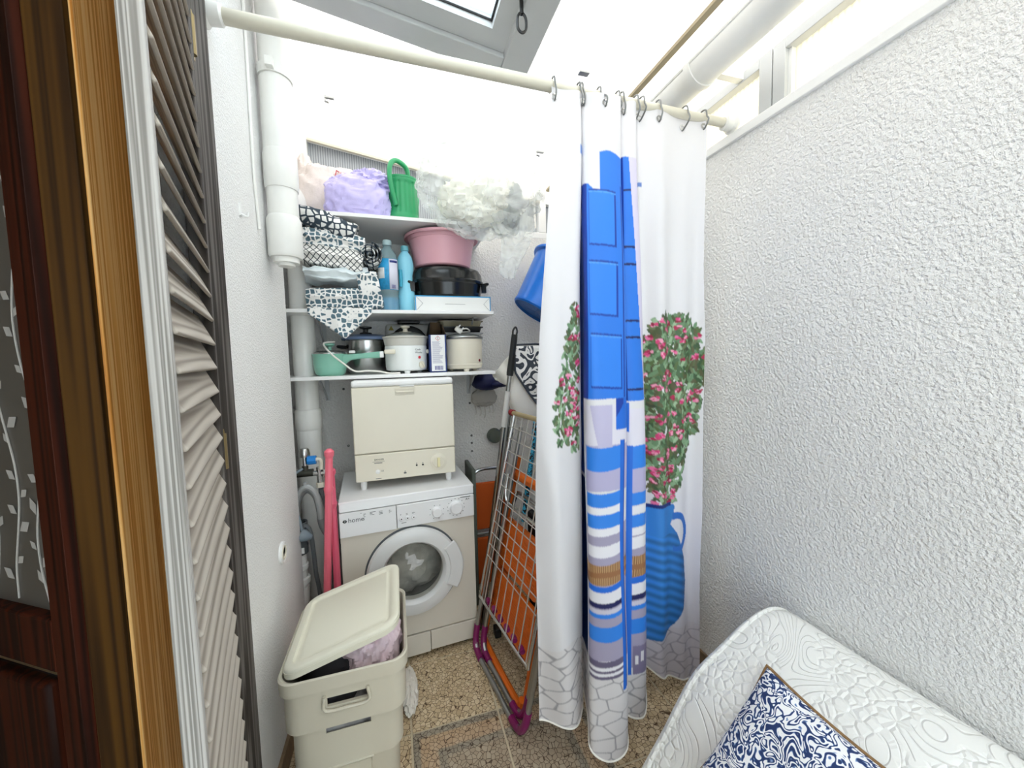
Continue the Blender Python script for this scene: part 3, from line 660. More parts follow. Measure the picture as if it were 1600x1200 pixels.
for yy in (322, 405, 430, 512, 536, 611): paint(blue & (PYs > yy) & (PYs < yy+3), NVY)
paint(blue & (PXs < 977), DBL); paint(m & (PXs > 980) & (PYs < 629) & (PYs > 275) & ~blue, '#d8d3ea')
rect('C', 970, 979, 631, 674, BLU2)
m = msk('A'); paint(m & (PXs > 902) & (PYs > 262) & (PYs < 275), '#4f86d8'); paint(msk('D') & (PXs < 1009) & (PYs > 292) & (PYs < 298), '#6f8fd0')
# lavender shade right of jar
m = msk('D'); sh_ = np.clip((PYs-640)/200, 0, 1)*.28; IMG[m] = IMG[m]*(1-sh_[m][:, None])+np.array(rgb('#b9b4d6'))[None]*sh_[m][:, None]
# bougainvillea: leaves and blossoms
def ell(s, cx, cy, L, W, ang, c):
    j = np.where(strip == s)[0]; j = j[np.abs(PXs[0, j]-cx) < L+1]
    if not len(j): return
    i0, i1 = np.searchsorted(PYs[:, j[0]], [cy-L-4, cy+L+4]); sub = np.ix_(range(max(i0, 0), min(i1, NR)), j)
    dx = PXs[sub]-cx; dy = PYs[sub]-cy; p = dx*math.cos(ang)+dy*math.sin(ang); q = -dx*math.sin(ang)+dy*math.cos(ang)
    m = (p/L)**2+(q/W)**2 < 1
    t = IMG[sub]; t[m] = rgb(c); IMG[sub] = t
GR = ['#4d6b4a', '#678a66', '#86a983', '#3f5a3c', '#6f926d', '#556b3f', '#9dbb97', '#5a5c3e', '#4c5838', '#6c7a58']
PK = ['#d6447c', '#b32a55', '#e873a4', '#8f2440', '#f0a0bc']
def bush(s, n, inside, ylo, yhi, xlo, xhi, fl):
    for k in range(n):
        x = rng.uniform(xlo, xhi); y = rng.uniform(ylo, yhi)
        if inside(x, y): ell(s, x, y, rng.uniform(4, 7.5), rng.uniform(1.6, 2.8), PI/2+rng.uniform(-.7, .7), GR[rng.integers(len(GR))])
    for k in range(fl):
        x = rng.uniform(xlo, xhi); y = rng.uniform(ylo, yhi)
        if inside(x, y):
            for q in range(5): ell(s, x+rng.uniform(-3, 3), y+rng.uniform(-3, 3), rng.uniform(2, 3.4), rng.uniform(1.2, 2), rng.uniform(0, PI), PK[rng.integers(len(PK))])
def inD(x, y):
    if y < 600: return abs((x-1050)/44)**2+((y-555)/82)**2 < 1.05+.15*math.sin(x*.5)
    return abs(x-np.interp(y, [600, 680, 770], [1047, 1040, 1036])) < np.interp(y, [600, 650, 700, 765], [46, 44, 30, 16])
for k in range(420):
    x = rng.uniform(1003, 1096); y = rng.uniform(480, 740)
    if inD(x, y) and inD(x-5, y) and inD(x+5, y-8): ell('D', x, y, rng.uniform(4, 9), rng.uniform(3, 5), rng.uniform(0, PI), ('#4a4f38', '#3f4a36', '#5a5540')[rng.integers(3)])
bush('D', 1700, inD, 475, 765, 1003, 1096, 130)
def inA(x, y): return x > np.interp(y, [495, 530, 590, 640, 690, 705], [893, 886, 880, 868, 872, 890]) and x < 908
bush('A', 420, inA, 495, 705, 860, 908, 70)
# ribbed blue jar
yy = PYs; m = msk('D'); half_r = np.interp(yy, [765, 772, 790, 800, 815, 860, 900, 940, 965, 985], [1050, 1053, 1051, 1047, 1056, 1070, 1073, 1066, 1052, 1030])
jar = m & (yy > 768) & (yy < 985) & (PXs < half_r)
t = np.clip((PXs-1000)/70, 0, 1); rib = np.where(yy > 815, .5+.5*np.sin((yy-.16*(PXs-1000)*np.clip((PXs-1010)/30, 0, 2)+0)*2*PI/14.5), .75)
sh_ = (.55+.45*rib)*(1-.45*t**2); cj = np.array(rgb('#3d93ec')); IMG[jar] = cj[None]*sh_[jar][:, None]
paint(m & (yy > 764) & (yy < 770) & (PXs < 1048), '#152c78')
hd = m & (np.abs(np.hypot((PXs-1056)/1.0, (yy-815)/1.75)-16) < 3.2) & (PXs > 1050) & (yy < 845); IMG[hd] = rgb('#2b6cc4')
IMG[1:-1] = (IMG[:-2]+2*IMG[1:-1]+IMG[2:])/4
me = bpy.data.meshes.new('cloth'); vs = np.stack([X, Y, Z], -1).reshape(-1, 3); iv = np.array(WM[cur.name].inverted()); vs = vs @ iv[:3, :3].T+iv[:3, 3]
idx = np.arange(NR*NC).reshape(NR, NC); F = np.stack([idx[:-1, :-1], idx[1:, :-1], idx[1:, 1:], idx[:-1, 1:]], -1).reshape(-1, 4)
me.vertices.add(len(vs)); me.vertices.foreach_set('co', vs.ravel()); me.loops.add(F.size); me.loops.foreach_set('vertex_index', F.ravel())
me.polygons.add(len(F)); me.polygons.foreach_set('loop_start', np.arange(len(F))*4); me.polygons.foreach_set('use_smooth', np.ones(len(F), bool)); me.update(); me.validate()
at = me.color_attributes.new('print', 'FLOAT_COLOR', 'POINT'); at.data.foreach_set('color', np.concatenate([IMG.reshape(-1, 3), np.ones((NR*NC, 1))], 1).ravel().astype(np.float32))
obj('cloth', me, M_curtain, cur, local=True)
hemi = MB().tube([(X[-1, k], Y[-1, k], Z[-1, k]) for k in range(0, NC, 2)], .0035, 6)
obj('hem', hemi, mat('hem_thread', '#eeebe4', .8), cur)
# hooks and eyelets
hk = [4, 28, 66, 84, 108, 150, 176, 205, 228, 262, NC-6]
hk = [int(f*(NC-1)) for f in (.02, .17, .26, .36, .50, .56, .66, .72, .80, .90, .985)]
ordn = ['first', 'second', 'third', 'fourth', 'fifth', 'sixth', 'seventh', 'eighth', 'ninth', 'tenth', 'eleventh']
for k, c in enumerate(hk):
    x, y, z = X[14, c], Y[14, c], Z[14, c]; zr = rodz(x)
    nrm = Vector((0, -1, 0)); e = obj('eyelet', MB().lathe([(.006, -.002), (.011, -.002), (.011, .002), (.006, .002), (.006, -.002)], 16, T(x, y-.001, z) @ R(PI/2, 'X'), cap=False), M_steel, cur)
    yr = YR
    P = smooth_path([(x, y+.012, z-.004), (x, y-.006, z-.012), (x, min(y, yr-.02)-.014, z+.012), (x, yr-.026, zr-.006), (x, yr-.020, zr+.018), (x, yr, zr+.025), (x, yr+.022, zr+.014), (x, yr+.024, zr-.008)], 5)
    one('curtain_hook', f'metal curtain hook over the rod, {ordn[k]} from the left', 'hook', MB().tube(P, .003, 8), mat('dull_hook_metal', '#7f8180', .35, .7), 'hooks holding the curtain')

# ------------------------------------------------------------------ shelves and what stands on them
S1, S2, S3 = 1.425, 1.755, 2.225; YS = 2.08; SX = .53
for zt_, lab in ((S1, 'lowest white wall shelf carrying pots and slow cookers'), (S2, 'middle white wall shelf carrying bottles and folded textiles'), (S3, 'top white wall shelf carrying bags and a watering can')):
    s = thing('wall_shelf', lab, 'shelf', (0, 2.3, zt_-.018), 0, 'white wall shelves')
    obj('board', bx(-.585, SX, YS, YB-.001, zt_-.018, zt_), M_shelf, s, bevel=.0015)
    for xb in (-.40, .455):
        obj('bracket', MB().box(xb-.012, xb+.012, YB-.006, YB-.001, zt_-.16, zt_-.019).box(xb-.012, xb+.012, YB-.30, YB-.006, zt_-.024, zt_-.0185).bar((xb, YB-.006, zt_-.15), (xb, YB-.22, zt_-.025), .006, .012), M_alu, s)
# --- lowest shelf
t = thing('saucepan', 'mint green electric saucepan with glass lid and long handle', 'pan', (-.325, 2.2, S1))
mx = T(-.328, 2.2, S1)
obj('body', MB().lathe([(0, 0), (.060, 0), (.072, .012), (.080, .05), (.083, .108), (.086, .112), (.078, .112), (.076, .05), (.06, .01), (0, .006)], 36, mx), M_mint, t)
obj('lid', MB().lathe([(.082, .113), (.08, .118), (.06, .128), (0, .134)], 36, mx), M_lidglass, t)
obj('lid_rim', MB().lathe([(.0845, .112), (.0845, .118), (.078, .12), (.078, .112)], 36, mx, cap=False), M_steel, t)
obj('lid_knob', MB().lathe([(.010, .132), (.010, .148), (.026, .158), (.026, .166), (0, .17)], 20, mx), M_mint, t)
obj('handle', MB().loops([[Vector((x, y+dy*wd, z+dz_*th)) for dy, dz_ in ((-1, -.6), (-.6, -1), (.6, -1), (1, -.6), (1, .6), (.6, 1), (-.6, 1), (-1, .6))] for x, y, z, wd, th in
     ((-.262, 2.17, S1+.08, .018, .028), (-.22, 2.155, S1+.094, .014, .015), (-.17, 2.14, S1+.098, .013, .013), (-.12, 2.125, S1+.101, .014, .015), (-.075, 2.115, S1+.103, .015, .017))]), M_mint, t)
obj('handle_tip', MB().box(-.078, -.058, 2.098, 2.13, S1+.088, S1+.120), M_white, t, bevel=.003)
obj('handle_switch', MB().box(-.23, -.20, 2.14, 2.165, S1+.113, S1+.128), M_white, t, bevel=.004)
one('power_cable', 'white flex trailing across the lowest shelf over the mint pan', 'cable', MB().tube(smooth_path([(-.30, 2.19, S1+.175), (-.345, 2.14, S1+.165), (-.31, 2.10, S1+.115), (-.25, 2.096, S1+.06), (-.20, 2.092, S1+.022), (-.14, 2.09, S1+.022), (-.08, 2.09, S1+.016), (-.03, 2.092, S1+.005), (.02, 2.095, S1+.005)], 6), .0045, 8), M_cable)
t = thing('pressure_cooker', 'steel cooking pot with blue-rimmed lid and black knob', 'pot', (-.155, 2.37, S1)); mx = T(-.158, 2.37, S1)
obj('body', MB().lathe([(0, .002), (.092, .002), (.105, .02), (.108, .185), (.112, .19), (.104, .19), (.1, .02), (0, .01)], 40, mx), M_steel, t)
obj('lid', MB().lathe([(.128, .190), (.132, .194), (.130, .205), (.09, .220), (0, .226)], 40, mx), mat('blue_grey_lid', '#6f84a8', .35), t)
obj('lid_knob', MB().lathe([(.036, .222), (.032, .232), (.014, .236), (.014, .252), (.034, .258), (.034, .266), (0, .27)], 24, mx), M_black, t)
obj('side_handle', MB().tube(smooth_path([(-.158-.106, 2.34, S1+.15), (-.158-.145, 2.34, S1+.155), (-.158-.145, 2.40, S1+.155), (-.158-.106, 2.40, S1+.15)], 5), .009, 8), M_black, t)
def slow(name, lab, cx, cy, r, h, body, rim, knobs):
    t = thing(name, lab, 'slow cooker', (cx, cy, S1)); mx = T(cx, cy, S1)
    obj('body', MB().lathe([(0, .014), (r*.86, .014), (r*.95, .02), (r*.985, .035), (r, h*.72), (r*.99, h*.735), (r*.94, h*.735)], 48, mx), body, t)
    for k in range(3):
        a = 2*PI*k/3-PI/2; obj('foot', MB().lathe([(.014, 0), (.018, .016)], 12, mx @ T(r*.72*math.cos(a), r*.9*math.sin(a)*.85, 0)), body, t)
    return t, mx
t, mx = slow('slow_cooker', 'white slow cooker with stoneware rim, red light and dial', .057, 2.21, .112, .202, mat('white_enamel', '#f0f3f0', .3), None, True)
obj('stoneware_rim', MB().lathe([(.106, .148), (.111, .150), (.117, .186), (.124, .193), (.124, .199), (.112, .2), (.105, .15)], 48, mx, cap=False), mat('stoneware', '#d2cfc6', .3), t)
obj('glass_lid', MB().lathe([(.112, .198), (.105, .208), (.06, .222), (0, .226)], 40, mx), M_lidglass, t)
obj('lid_knob', MB().lathe([(.034, .222), (.034, .226), (.013, .228), (.012, .243), (.025, .250), (.025, .258), (0, .264)], 24, mx), M_cream, t)
obj('side_grip', MB().box(-.055, .0, 2.075, 2.115, S1+.105, S1+.128), M_cream, t, bevel=.006)
obj('side_grip', MB().box(.16, .182, 2.18, 2.24, S1+.105, S1+.128), M_cream, t, bevel=.005)
md = lambda a, zz: T(.057, 2.21, S1+zz) @ R(a, 'Z') @ T(0, -.112, 0) @ R(PI/2, 'X')
obj('indicator_light', MB().lathe([(.0075, 0), (.0075, .003), (0, .0045)], 16, md(.62, .085)), M_redprint, t)
kb = obj('dial', MB().lathe([(.019, 0), (.019, .006), (.012, .008), (0, .008)], 20, md(.74, .045)), M_cream, t)
obj('dial_grip', MB().box(-.004, .004, -.017, .017, .008, .017, md(.74, .045) @ R(.6, 'Z')), M_cream, t, bevel=.002)
text('printed_mark', 'Cook', .014, md(.40, .122), M_print, t); text('printed_mark', 'Works', .014, md(.40, .106), M_print, t)
t, mx = slow('slow_cooker', 'cream slow cooker with one red light at the right end of the shelf', .378, 2.22, .108, .255, M_cream, None, False)
obj('rim', MB().lathe([(.100, .178), (.112, .183), (.116, .19), (.114, .196), (.098, .196), (.098, .178)], 48, mx, cap=False), M_tube, t)
obj('glass_lid', MB().lathe([(.102, .195), (.09, .205), (.05, .213), (0, .215)], 40, mx), M_lidglass, t)
obj('band', MB().lathe([(.1075, .034), (.109, .036), (.109, .041), (.1075, .043)], 48, mx, cap=False), M_cream, t)
obj('indicator_light', MB().lathe([(.0075, 0), (.0075, .003), (0, .0045)], 16, T(.378, 2.22, S1+.06) @ R(.78, 'Z') @ T(0, -.108, 0) @ R(PI/2, 'X')), mat('dark_red_lens', '#7c1018', .2), t)
pg = thing('mains_plug', 'white three-pin plug resting on the cream slow cooker', 'plug', (.36, 2.17, S1+.215))
pm = T(.345, 2.17, S1+.232) @ R(.7, 'Y') @ R(.3, 'X')
obj('housing', MB().box(-.022, .022, -.02, .02, -.012, .014, pm), M_cable, pg, bevel=.006)
for dx, dy in ((-.011, -.008), (-.011, .008), (.012, 0)): obj('pin', bx(dx-.003, dx+.003, dy-.002, dy+.002, -.03, -.012, m=pm @ R(PI, 'X') @ T(0, 0, -.044+.044)), M_steel, pg)
obj('flex', MB().tube(smooth_path([(.36, 2.17, S1+.236), (.39, 2.16, S1+.240), (.41, 2.18, S1+.226), (.39, 2.21, S1+.224), (.35, 2.22, S1+.222)], 6), .0045, 8), M_cable, pg)
t = thing('sandwich_toaster', 'white sandwich toaster with black plate standing against the rear wall', 'toaster', (.085, 2.46, S1)); 
obj('housing', MB().box(-.05, .215, 2.43, 2.485, S1, S1+.29), mat('toaster_grey', '#b9b7b0', .4), t, bevel=.02, seg=4)
obj('plate', MB().lathe([(.112, 0), (.112, .006), (.1, .010), (0, .010)], 40, T(.083, 2.43, S1+.165) @ R(PI/2, 'X')), M_blackgloss, t)
obj('handle', MB().box(.025, .15, 2.425, 2.49, S1+.29, S1+.309), M_black, t, bevel=.006)
obj('warning_mark', MB().prism([(-.016, -.012), (.016, -.012), (0, .016)], 0, .001, T(-.018, 2.43, S1+.262) @ R(PI/2, 'X')), mat('warning_yellow', '#8f7d2a', .6), t)
t = thing('detergent_box', 'narrow navy detergent carton with white text panel and torn open top', 'box', (.222, 2.2, S1))
db = mat('navy_carton', '#1d3a82', .5, var=(20, .5))
obj('carton', MB().box(.176, .268, 2.122, 2.275, S1, S1+.205), db, t, bevel=.002)
obj('flap', MB().add([(.176, 2.275, S1+.205), (.178, 2.122, S1+.205), (.188, 2.15, S1+.275), (.186, 2.25, S1+.268)], [(0, 1, 2, 3)]), M_black, t, solid=.002)
obj('flap', MB().add([(.268, 2.275, S1+.205), (.268, 2.122, S1+.205), (.252, 2.15, S1+.262), (.252, 2.25, S1+.27)], [(0, 1, 2, 3)]), mat('carton_card', '#5a4630', .8), t, solid=.002)
obj('flap', MB().add([(.18, 2.275, S1+.205), (.266, 2.275, S1+.205), (.25, 2.262, S1+.282), (.195, 2.262, S1+.284)], [(0, 1, 2, 3)]), mat('carton_card'), t, solid=.002)
lb = obj('label_panel', MB().box(.186, .260, 2.1205, 2.1215, S1+.008, S1+.203), M_white, t)
tm = lambda x, z: T(x, 2.1202, z) @ FRONT
obj('hazard_diamond', MB().prism([(0, -.014), (.014, 0), (0, .014), (-.014, 0)], 0, .0006, T(.223, 2.1203, S1+.185) @ R(PI/2, 'X')), M_redprint, t)
obj('hazard_diamond_inner', MB().prism([(0, -.0115), (.0115, 0), (0, .0115), (-.0115, 0)], 0, .0006, T(.223, 2.1198, S1+.185) @ R(PI/2, 'X')), M_white, t)
e_ = MB().box(.2218, .2242, 2.1190, 2.1194, S1+.181, S1+.192).box(.2218, .2242, 2.1190, 2.1194, S1+.177, S1+.1795); obj('hazard_mark', e_, M_printblk, t)
ln = MB(); rr = random.Random(4)
for k in range(24): ln.box(.192, .192+.058*rr.uniform(.6, 1), 2.1201, 2.1205, S1+.166-k*.0050, S1+.168-k*.0050)
o_ = obj('fine_print', ln, mat('lavender_print', '#a7a5bb', .7), t); o_['kind'] = 'stuff'
bc = MB(); x = .203
while x < .247: w_ = rr.choice((.0015, .003)); bc.box(x, x+w_, 2.1201, 2.1205, S1+.014, S1+.036); x += w_+rr.choice((.0012, .002))
obj('barcode', bc, mat('violet_print', '#4a4690', .6), t)
for k in range(3):
    nm = ('bottom', 'middle', 'top')[k]
    o_ = thing('storage_tray', f'plastic food tray, {nm} of the stack behind the cream slow cooker', 'tray', (.39, 2.42, S1+.2+k*.035), 0, 'stacked food trays')
    z0 = S1+.195+k*.036; mt = [mat('clear_tray', '#c7c8c6', .2), M_black, mat('amber_tray', '#a39a80', .2)][k]
    obj('tub', MB().loops([rrect(.39, 2.42, .118, .08, .02, z0), rrect(.39, 2.42, .128, .088, .022, z0+.03), rrect(.39, 2.42, .122, .082, .02, z0+.03), rrect(.39, 2.42, .112, .075, .018, z0+.004)]), mt, o_)
    obj('lip', MB().loops([rrect(.39, 2.42, .137, .095, .024, z0+.029), rrect(.39, 2.42, .137, .095, .024, z0+.034), rrect(.39, 2.42, .122, .082, .02, z0+.034), rrect(.39, 2.42, .122, .082, .02, z0+.029)], False, False), mt, o_)
one('storage_crate', 'clear plastic tub under the trays on the lowest shelf', 'tub', MB().loops([rrect(.39, 2.43, .11, .075, .02, S1), rrect(.39, 2.43, .125, .083, .022, S1+.192), rrect(.39, 2.43, .12, .079, .02, S1+.192), rrect(.39, 2.43, .106, .071, .018, S1+.004)]), mat('clear_tray'))
# --- middle shelf
def bottle(name, lab, cx, cy, prof, m, cap_m, capz, capr, zs=S2, sy=.7):
    t = thing(name, lab, 'bottle', (cx, cy, zs)); mx = T(cx, cy, zs)
    obj('body', MB().lathe(prof, 32, mx, sy=sy), m, t)
    obj('cap', MB().lathe([(capr, capz), (capr, capz+.022), (capr*.9, capz+.026), (0, capz+.026)], 24, mx), cap_m, t)
    return t, mx
t, mx = bottle('cleaner_bottle', 'clear bottle with blue label and a little blue liquid left', -.018, 2.17,
    [(0, 0), (.044, 0), (.048, .01), (.047, .06), (.049, .07), (.047, .08), (.049, .09), (.05, .1), (.05, .27), (.047, .295), (.034, .318), (.022, .330), (.020, .338), (.020, .35)], M_pet, mat('pale_cap', '#a9c2c4', .35), .345, .023)
obj('liquid', MB().lathe([(0, .003), (.042, .003), (.0455, .012), (.045, .072), (0, .073)], 32, mx, sy=.68), M_bluefluid, t)
lab = MB()
def lpatch(a0, a1, z0, z1, r=.0508, n=10):
    mb = MB(); vs = []
    for k in range(n+1):
        a = a0+(a1-a0)*k/n
        for z in (z0, z1): vs.append(mx @ Vector((r*math.cos(a), r*math.sin(a)*.7, z)))
    return mb.add(vs, [(2*k, 2*k+2, 2*k+3, 2*k+1) for k in range(n)])
lo = obj('label', lpatch(-PI+.1, -.35, .112, .272), mat('blue_label', '#2fa5dc', .4, var=(40, .3)), t, solid=.0006)
obj('label_panel', lpatch(-PI*.47, -.36, .114, .270, .0515), mat('label_lilac', '#dcdcea', .5), t, solid=.0005)
obj('label_swirl', lpatch(-PI+.15, -PI*.62, .17, .225, .0515), M_white, t, solid=.0005)
obj('label_heading', lpatch(-PI*.44, -.5, .252, .263, .0522), mat('ink_blue', '#22307a', .5), t, solid=.0004)
for k in range(5): obj('label_barcode', lpatch(-PI*.40+k*.09, -PI*.40+k*.09+.05, .118, .138, .0522, 2), mat('violet_print'), t, solid=.0004)
t, mx = bottle('fabric_softener', 'pale blue softener bottle with waisted grip behind the clear bottle', .072, 2.215,
    [(0, 0), (.042, 0), (.046, .01), (.046, .09), (.042, .13), (.036, .16), (.036, .20), (.043, .235), (.044, .265), (.038, .298), (.026, .318), (.018, .328), (.018, .335)], M_bluefluid2, mat('turquoise_cap', '#6bb7c4', .35), .333, .021)
obj('grip_recess', MB().lathe([(.034, -.045), (.040, .0), (.034, .045)], 16, T(.045, 2.178, S2+.18), sx=.25, sy=.25), mat('teal_grip', '#3aa7c4', .35), t)
t = thing('wash_tub', 'round dusty pink plastic tub standing on the black roaster', 'tub', (.283, 2.29, S2+.27)); mx = T(.283, 2.29, 0); zb = S2+.258
obj('bowl', MB().lathe([(0, zb), (.150, zb), (.158, zb+.006), (.182, zb+.145), (.186, zb+.147), (.192, zb+.17), (.186, zb+.17), (.178, zb+.14), (.152, zb+.012), (0, zb+.008)], 48, mx), M_pinktub, t)
obj('rim', MB().lathe([(.185, zb+.168), (.206, zb+.160), (.211, zb+.166), (.208, zb+.176), (.186, zb+.178)], 48, mx, cap=False), M_pinktub, t)
t = thing('roasting_pan', 'oval black enamel roaster with lid and side handles', 'pan', (.305, 2.27, S2+.09)); zb = S2+.086
def ov(s, z, a=.205, b=.15, n=48): return [Vector((.305+a*s*math.cos(2*PI*k/n), 2.27+b*s*math.sin(2*PI*k/n), z)) for k in range(n)]
obj('base', MB().loops([ov(.85, zb), ov(.93, zb+.01), ov(.98, zb+.075), ov(1.02, zb+.08), ov(1.02, zb+.085), ov(.96, zb+.085), ov(.9, zb+.012)]), M_blackgloss, t)
obj('lid', MB().loops([ov(1.03, zb+.086), ov(1.03, zb+.094), ov(1.0, zb+.1), ov(.97, zb+.135), ov(.90, zb+.158), ov(.7, zb+.168), ov(.2, zb+.171)]), M_blackgloss, t)
for sg in (-1, 1):
    obj('handle', MB().tube(smooth_path([(.305+sg*.195, 2.20, zb+.075), (.305+sg*.222, 2.20, zb+.082), (.305+sg*.226, 2.27, zb+.084), (.305+sg*.222, 2.33, zb+.082), (.305+sg*.195, 2.33, zb+.075)], 6), .0085, 8).box(.305+sg*.20-.012, .305+sg*.20+.012, 2.19, 2.215, zb+.03, zb+.08), M_blackgloss, t)
t = thing('flat_carton', 'flat white carton with blue edges under the black roaster', 'box', (.318, 2.25, S2))
obj('carton', bx(.112, .524, 2.125, 2.40, S2, S2+.084), mat('carton_white', '#eeeeea', .6), t, bevel=.002)
be = mat('carton_blue', '#3f9bd0', .6)
obj('edge_print', MB().box(.112, .524, 2.1242, 2.1249, S2+.078, S2+.084).box(.112, .117, 2.1242, 2.1249, S2, S2+.078).box(.519, .524, 2.1242, 2.1249, S2, S2+.078).box(.112, .524, 2.1242, 2.1249, S2, S2+.004), be, t)
fo = MB()
for p, q in (((.119, S2+.076), (.152, S2+.042)), ((.119, S2+.006), (.152, S2+.042)), ((.517, S2+.076), (.484, S2+.042)), ((.517, S2+.006), (.484, S2+.042)), ((.27, S2+.04), (.38, S2+.04))): fo.bar((p[0], 2.1243, p[1]), (q[0], 2.1243, q[1]), .001, .0018, (0, 1, 0))
obj('fold_line', fo, M_print, t)
# textile pile
def folded(name, label, c, size, rot, m, seed, wav=.012, layers=3, group='folded textiles on the middle shelf'):
    """a folded cloth: superellipse loaf with fold grooves on its front"""
    W, D, H = size; mtx = T(*c) @ Euler(rot).to_matrix().to_4x4(); mb = MB(); off = Vector((seed*3.7, seed*1.3, 0))
    def fn(u, v):
        a = 2*PI*u; e = .45; ca, sa = math.cos(a), math.sin(a)
        x = (v-.5)*W; y = math.copysign(abs(ca)**e, ca)*D/2; z = math.copysign(abs(sa)**e, sa)*H/2
        tp = 1-.12*abs(2*v-1)**3; y *= tp; z *= tp
        if ca > .3 or True: y += -.010*math.cos(z/H*2*PI*layers)*(1 if ca < 0 else 0)
        p = Vector((x, y, z)); k = noise.noise(p*9+off); k2 = 1-2*abs(noise.noise(p*17+off))
        return mtx @ (p+Vector((k*wav*.6, k*wav, k*wav+k2*wav*.5)))
    mb.grid(fn, 44, 30, cu=True); n = len(mb.v)
    mb.f += [tuple(range(44))[::-1], tuple(range(n-44, n))]
    return one(name, label, 'textile', mb, m, group, angle=60)
folded('folded_cover', 'pale blue plain cloth crumpled in the middle of the textile pile', (-.27, 2.16, S2+.17), (.29, .2, .07), (0, .0, .08), M_palecloth, 3, .02, 2)
folded('folded_cover', 'slate cell-patterned cloth at the bottom of the textile pile', (-.26, 2.20, S2+.055), (.30, .24, .105), (0, 0, .05), M_latB, 4, .014, 2)
folded('folded_cover', 'upright slate-patterned cloth leaning on the clear bottle', (-.115, 2.15, S2+.10), (.10, .16, .20), (.1, -.18, .1), M_latB, 5, .014, 2)
folded('folded_cover', 'white trellis cloth in the middle of the textile pile', (-.275, 2.15, S2+.245), (.28, .2, .10), (0, .12, .05), M_latA, 6, .016, 2)
folded('folded_cover', 'slate cell cloth folded over the white trellis cloth', (-.275, 2.15, S2+.325), (.29, .2, .085), (0, .10, .05), M_latB, 8, .018, 2)
folded('folded_cover', 'pale outlined cloth topping the textile pile with its hem slanting down', (-.305, 2.15, S2+.415), (.28, .2, .10), (0, .33, .05), M_latC, 7, .014, 1)
rl = MB(); sp = [Vector((-.10+(.006+.0058*k/5)*math.cos(k*.45), 0, S2+.275+(.006+.0058*k/5)*math.sin(k*.45))) for k in range(46)]
rl.add([p+Vector((0, yy, 0)) for yy in (2.07, 2.12, 2.2, 2.27) for p in sp], [(j*46+i, j*46+i+1, (j+1)*46+i+1, (j+1)*46+i) for j in range(3) for i in range(45)])
one('rolled_cover', 'patterned cloth rolled up beside the clear bottle', 'textile', rl, M_latC, 'folded textiles on the middle shelf', solid=.004, fix=False)
dr = MB()
def fdr(u, v):
    x = -.395+.29*u; tip = max(0, 1-abs((u-.56)/.56)) if u < .56 else max(0, 1-(u-.56)/.44)
    L = .02+.125*tip; s = v*(.13+L)
    if s < .12: y = 2.195-s; z = S2+.006+.004*math.sin(u*14)
    else: y = 2.066-.012*math.sin(u*16)*min(1, (s-.12)*8); z = S2+.006-(s-.12)*.98
    return Vector((x, y, z))
one('draped_cover', 'trellis cloth corner hanging down over the middle shelf edge', 'textile', dr.grid(fdr, 40, 24), M_latB, 'folded textiles on the middle shelf', solid=.006, fix=False)
# --- top shelf
t = thing('carrier_bag', 'white bubbly plastic bag with red lettering on the top shelf', 'bag', (-.31, 2.26, S3))
obj('film', blob((-.335, 2.345, S3+.135), (.13, .09, .165), 2, .16, 2.2, 64, 40, .8, S3+.001, amp2=.07, freq2=7), M_whitefilm, t)
obj('twisted_top', blob((-.225, 2.32, S3+.25), (.095, .045, .05), 9, .25, 2.5, 32, 20, 1, amp2=.1), M_whitefilm, t)
lt = MB()
for k, (p, q) in enumerate((((0, 0), (.006, .03)), ((.006, .03), (.02, .022)), ((.025, .0), (.028, .02)), ((.028, .02), (.036, .004)), ((.036, .004), (.044, .02)), ((.05, .002), (.062, .02)), ((.066, .0), (.068, .018)), ((.068, .018), (.08, .014)), ((.084, .002), (.096, .016)))):
    lt.bar((-.262+p[0], 2.265, S3+.245+p[1]), (-.262+q[0], 2.265, S3+.245+q[1]), .003, .005, (0, 1, 0))
obj('lettering', lt, M_redprint, t)
one('plastic_bag', 'crumpled clear white bag behind the pipe at the top shelf end', 'bag', blob((-.44, 2.45, S3+.2), (.055, .05, .2), 12, .2, 2, 40, 28, 1, S3+.001), M_whitefilm)
t = thing('laundry_bag', 'lilac plastic sack leaning between white bag and green can', 'bag', (-.16, 2.2, S3))
obj('sack', blob((-.152, 2.18, S3+.085), (.147, .085, .118), 5, .13, 1.8, 90, 56, .8, S3+.001, amp2=.075, freq2=5), M_lilac, t)
obj('gathered_neck', blob((-.085, 2.18, S3+.19), (.085, .05, .05), 6, .4, 2.8, 72, 40, 1, amp2=.18, freq2=6), M_lilac, t)
t = thing('watering_can', 'green plastic watering can with fluted sides on the top shelf', 'watering can', (.068, 2.2, S3)); cx, cy = .072, 2.2
fl = MB()
def fcan(u, v):
    a = 2*PI*u; z = v*.225; r = .083-.006*v
    if .18 < v < .9: r -= .0035*max(0, math.sin(a*13))
    if v < .16: r += .003
    if v > .93: r += .004
    return Vector((cx+r*math.cos(a), cy+r*.8*math.sin(a), S3+z))
fl.grid(fcan, 104, 30, cu=True); fl.f.append(tuple(range(104))[::-1])
obj('tank', fl, M_green, t)
obj('top_rim', MB().lathe([(.078, .222), (.083, .225), (.083, .234), (.05, .238), (.048, .23)], 40, T(cx, cy, S3), sy=.8, cap=False), M_green, t)
obj('handle', MB().tube(smooth_path([(cx+.035, cy, S3+.232), (cx+.025, cy-.02, S3+.285), (cx-.02, cy-.05, S3+.305), (cx-.052, cy-.075, S3+.28), (cx-.062, cy-.085, S3+.22), (cx-.052, cy-.080, S3+.14), (cx-.035, cy-.066, S3+.075)], 6), .0125, 12), M_green, t)
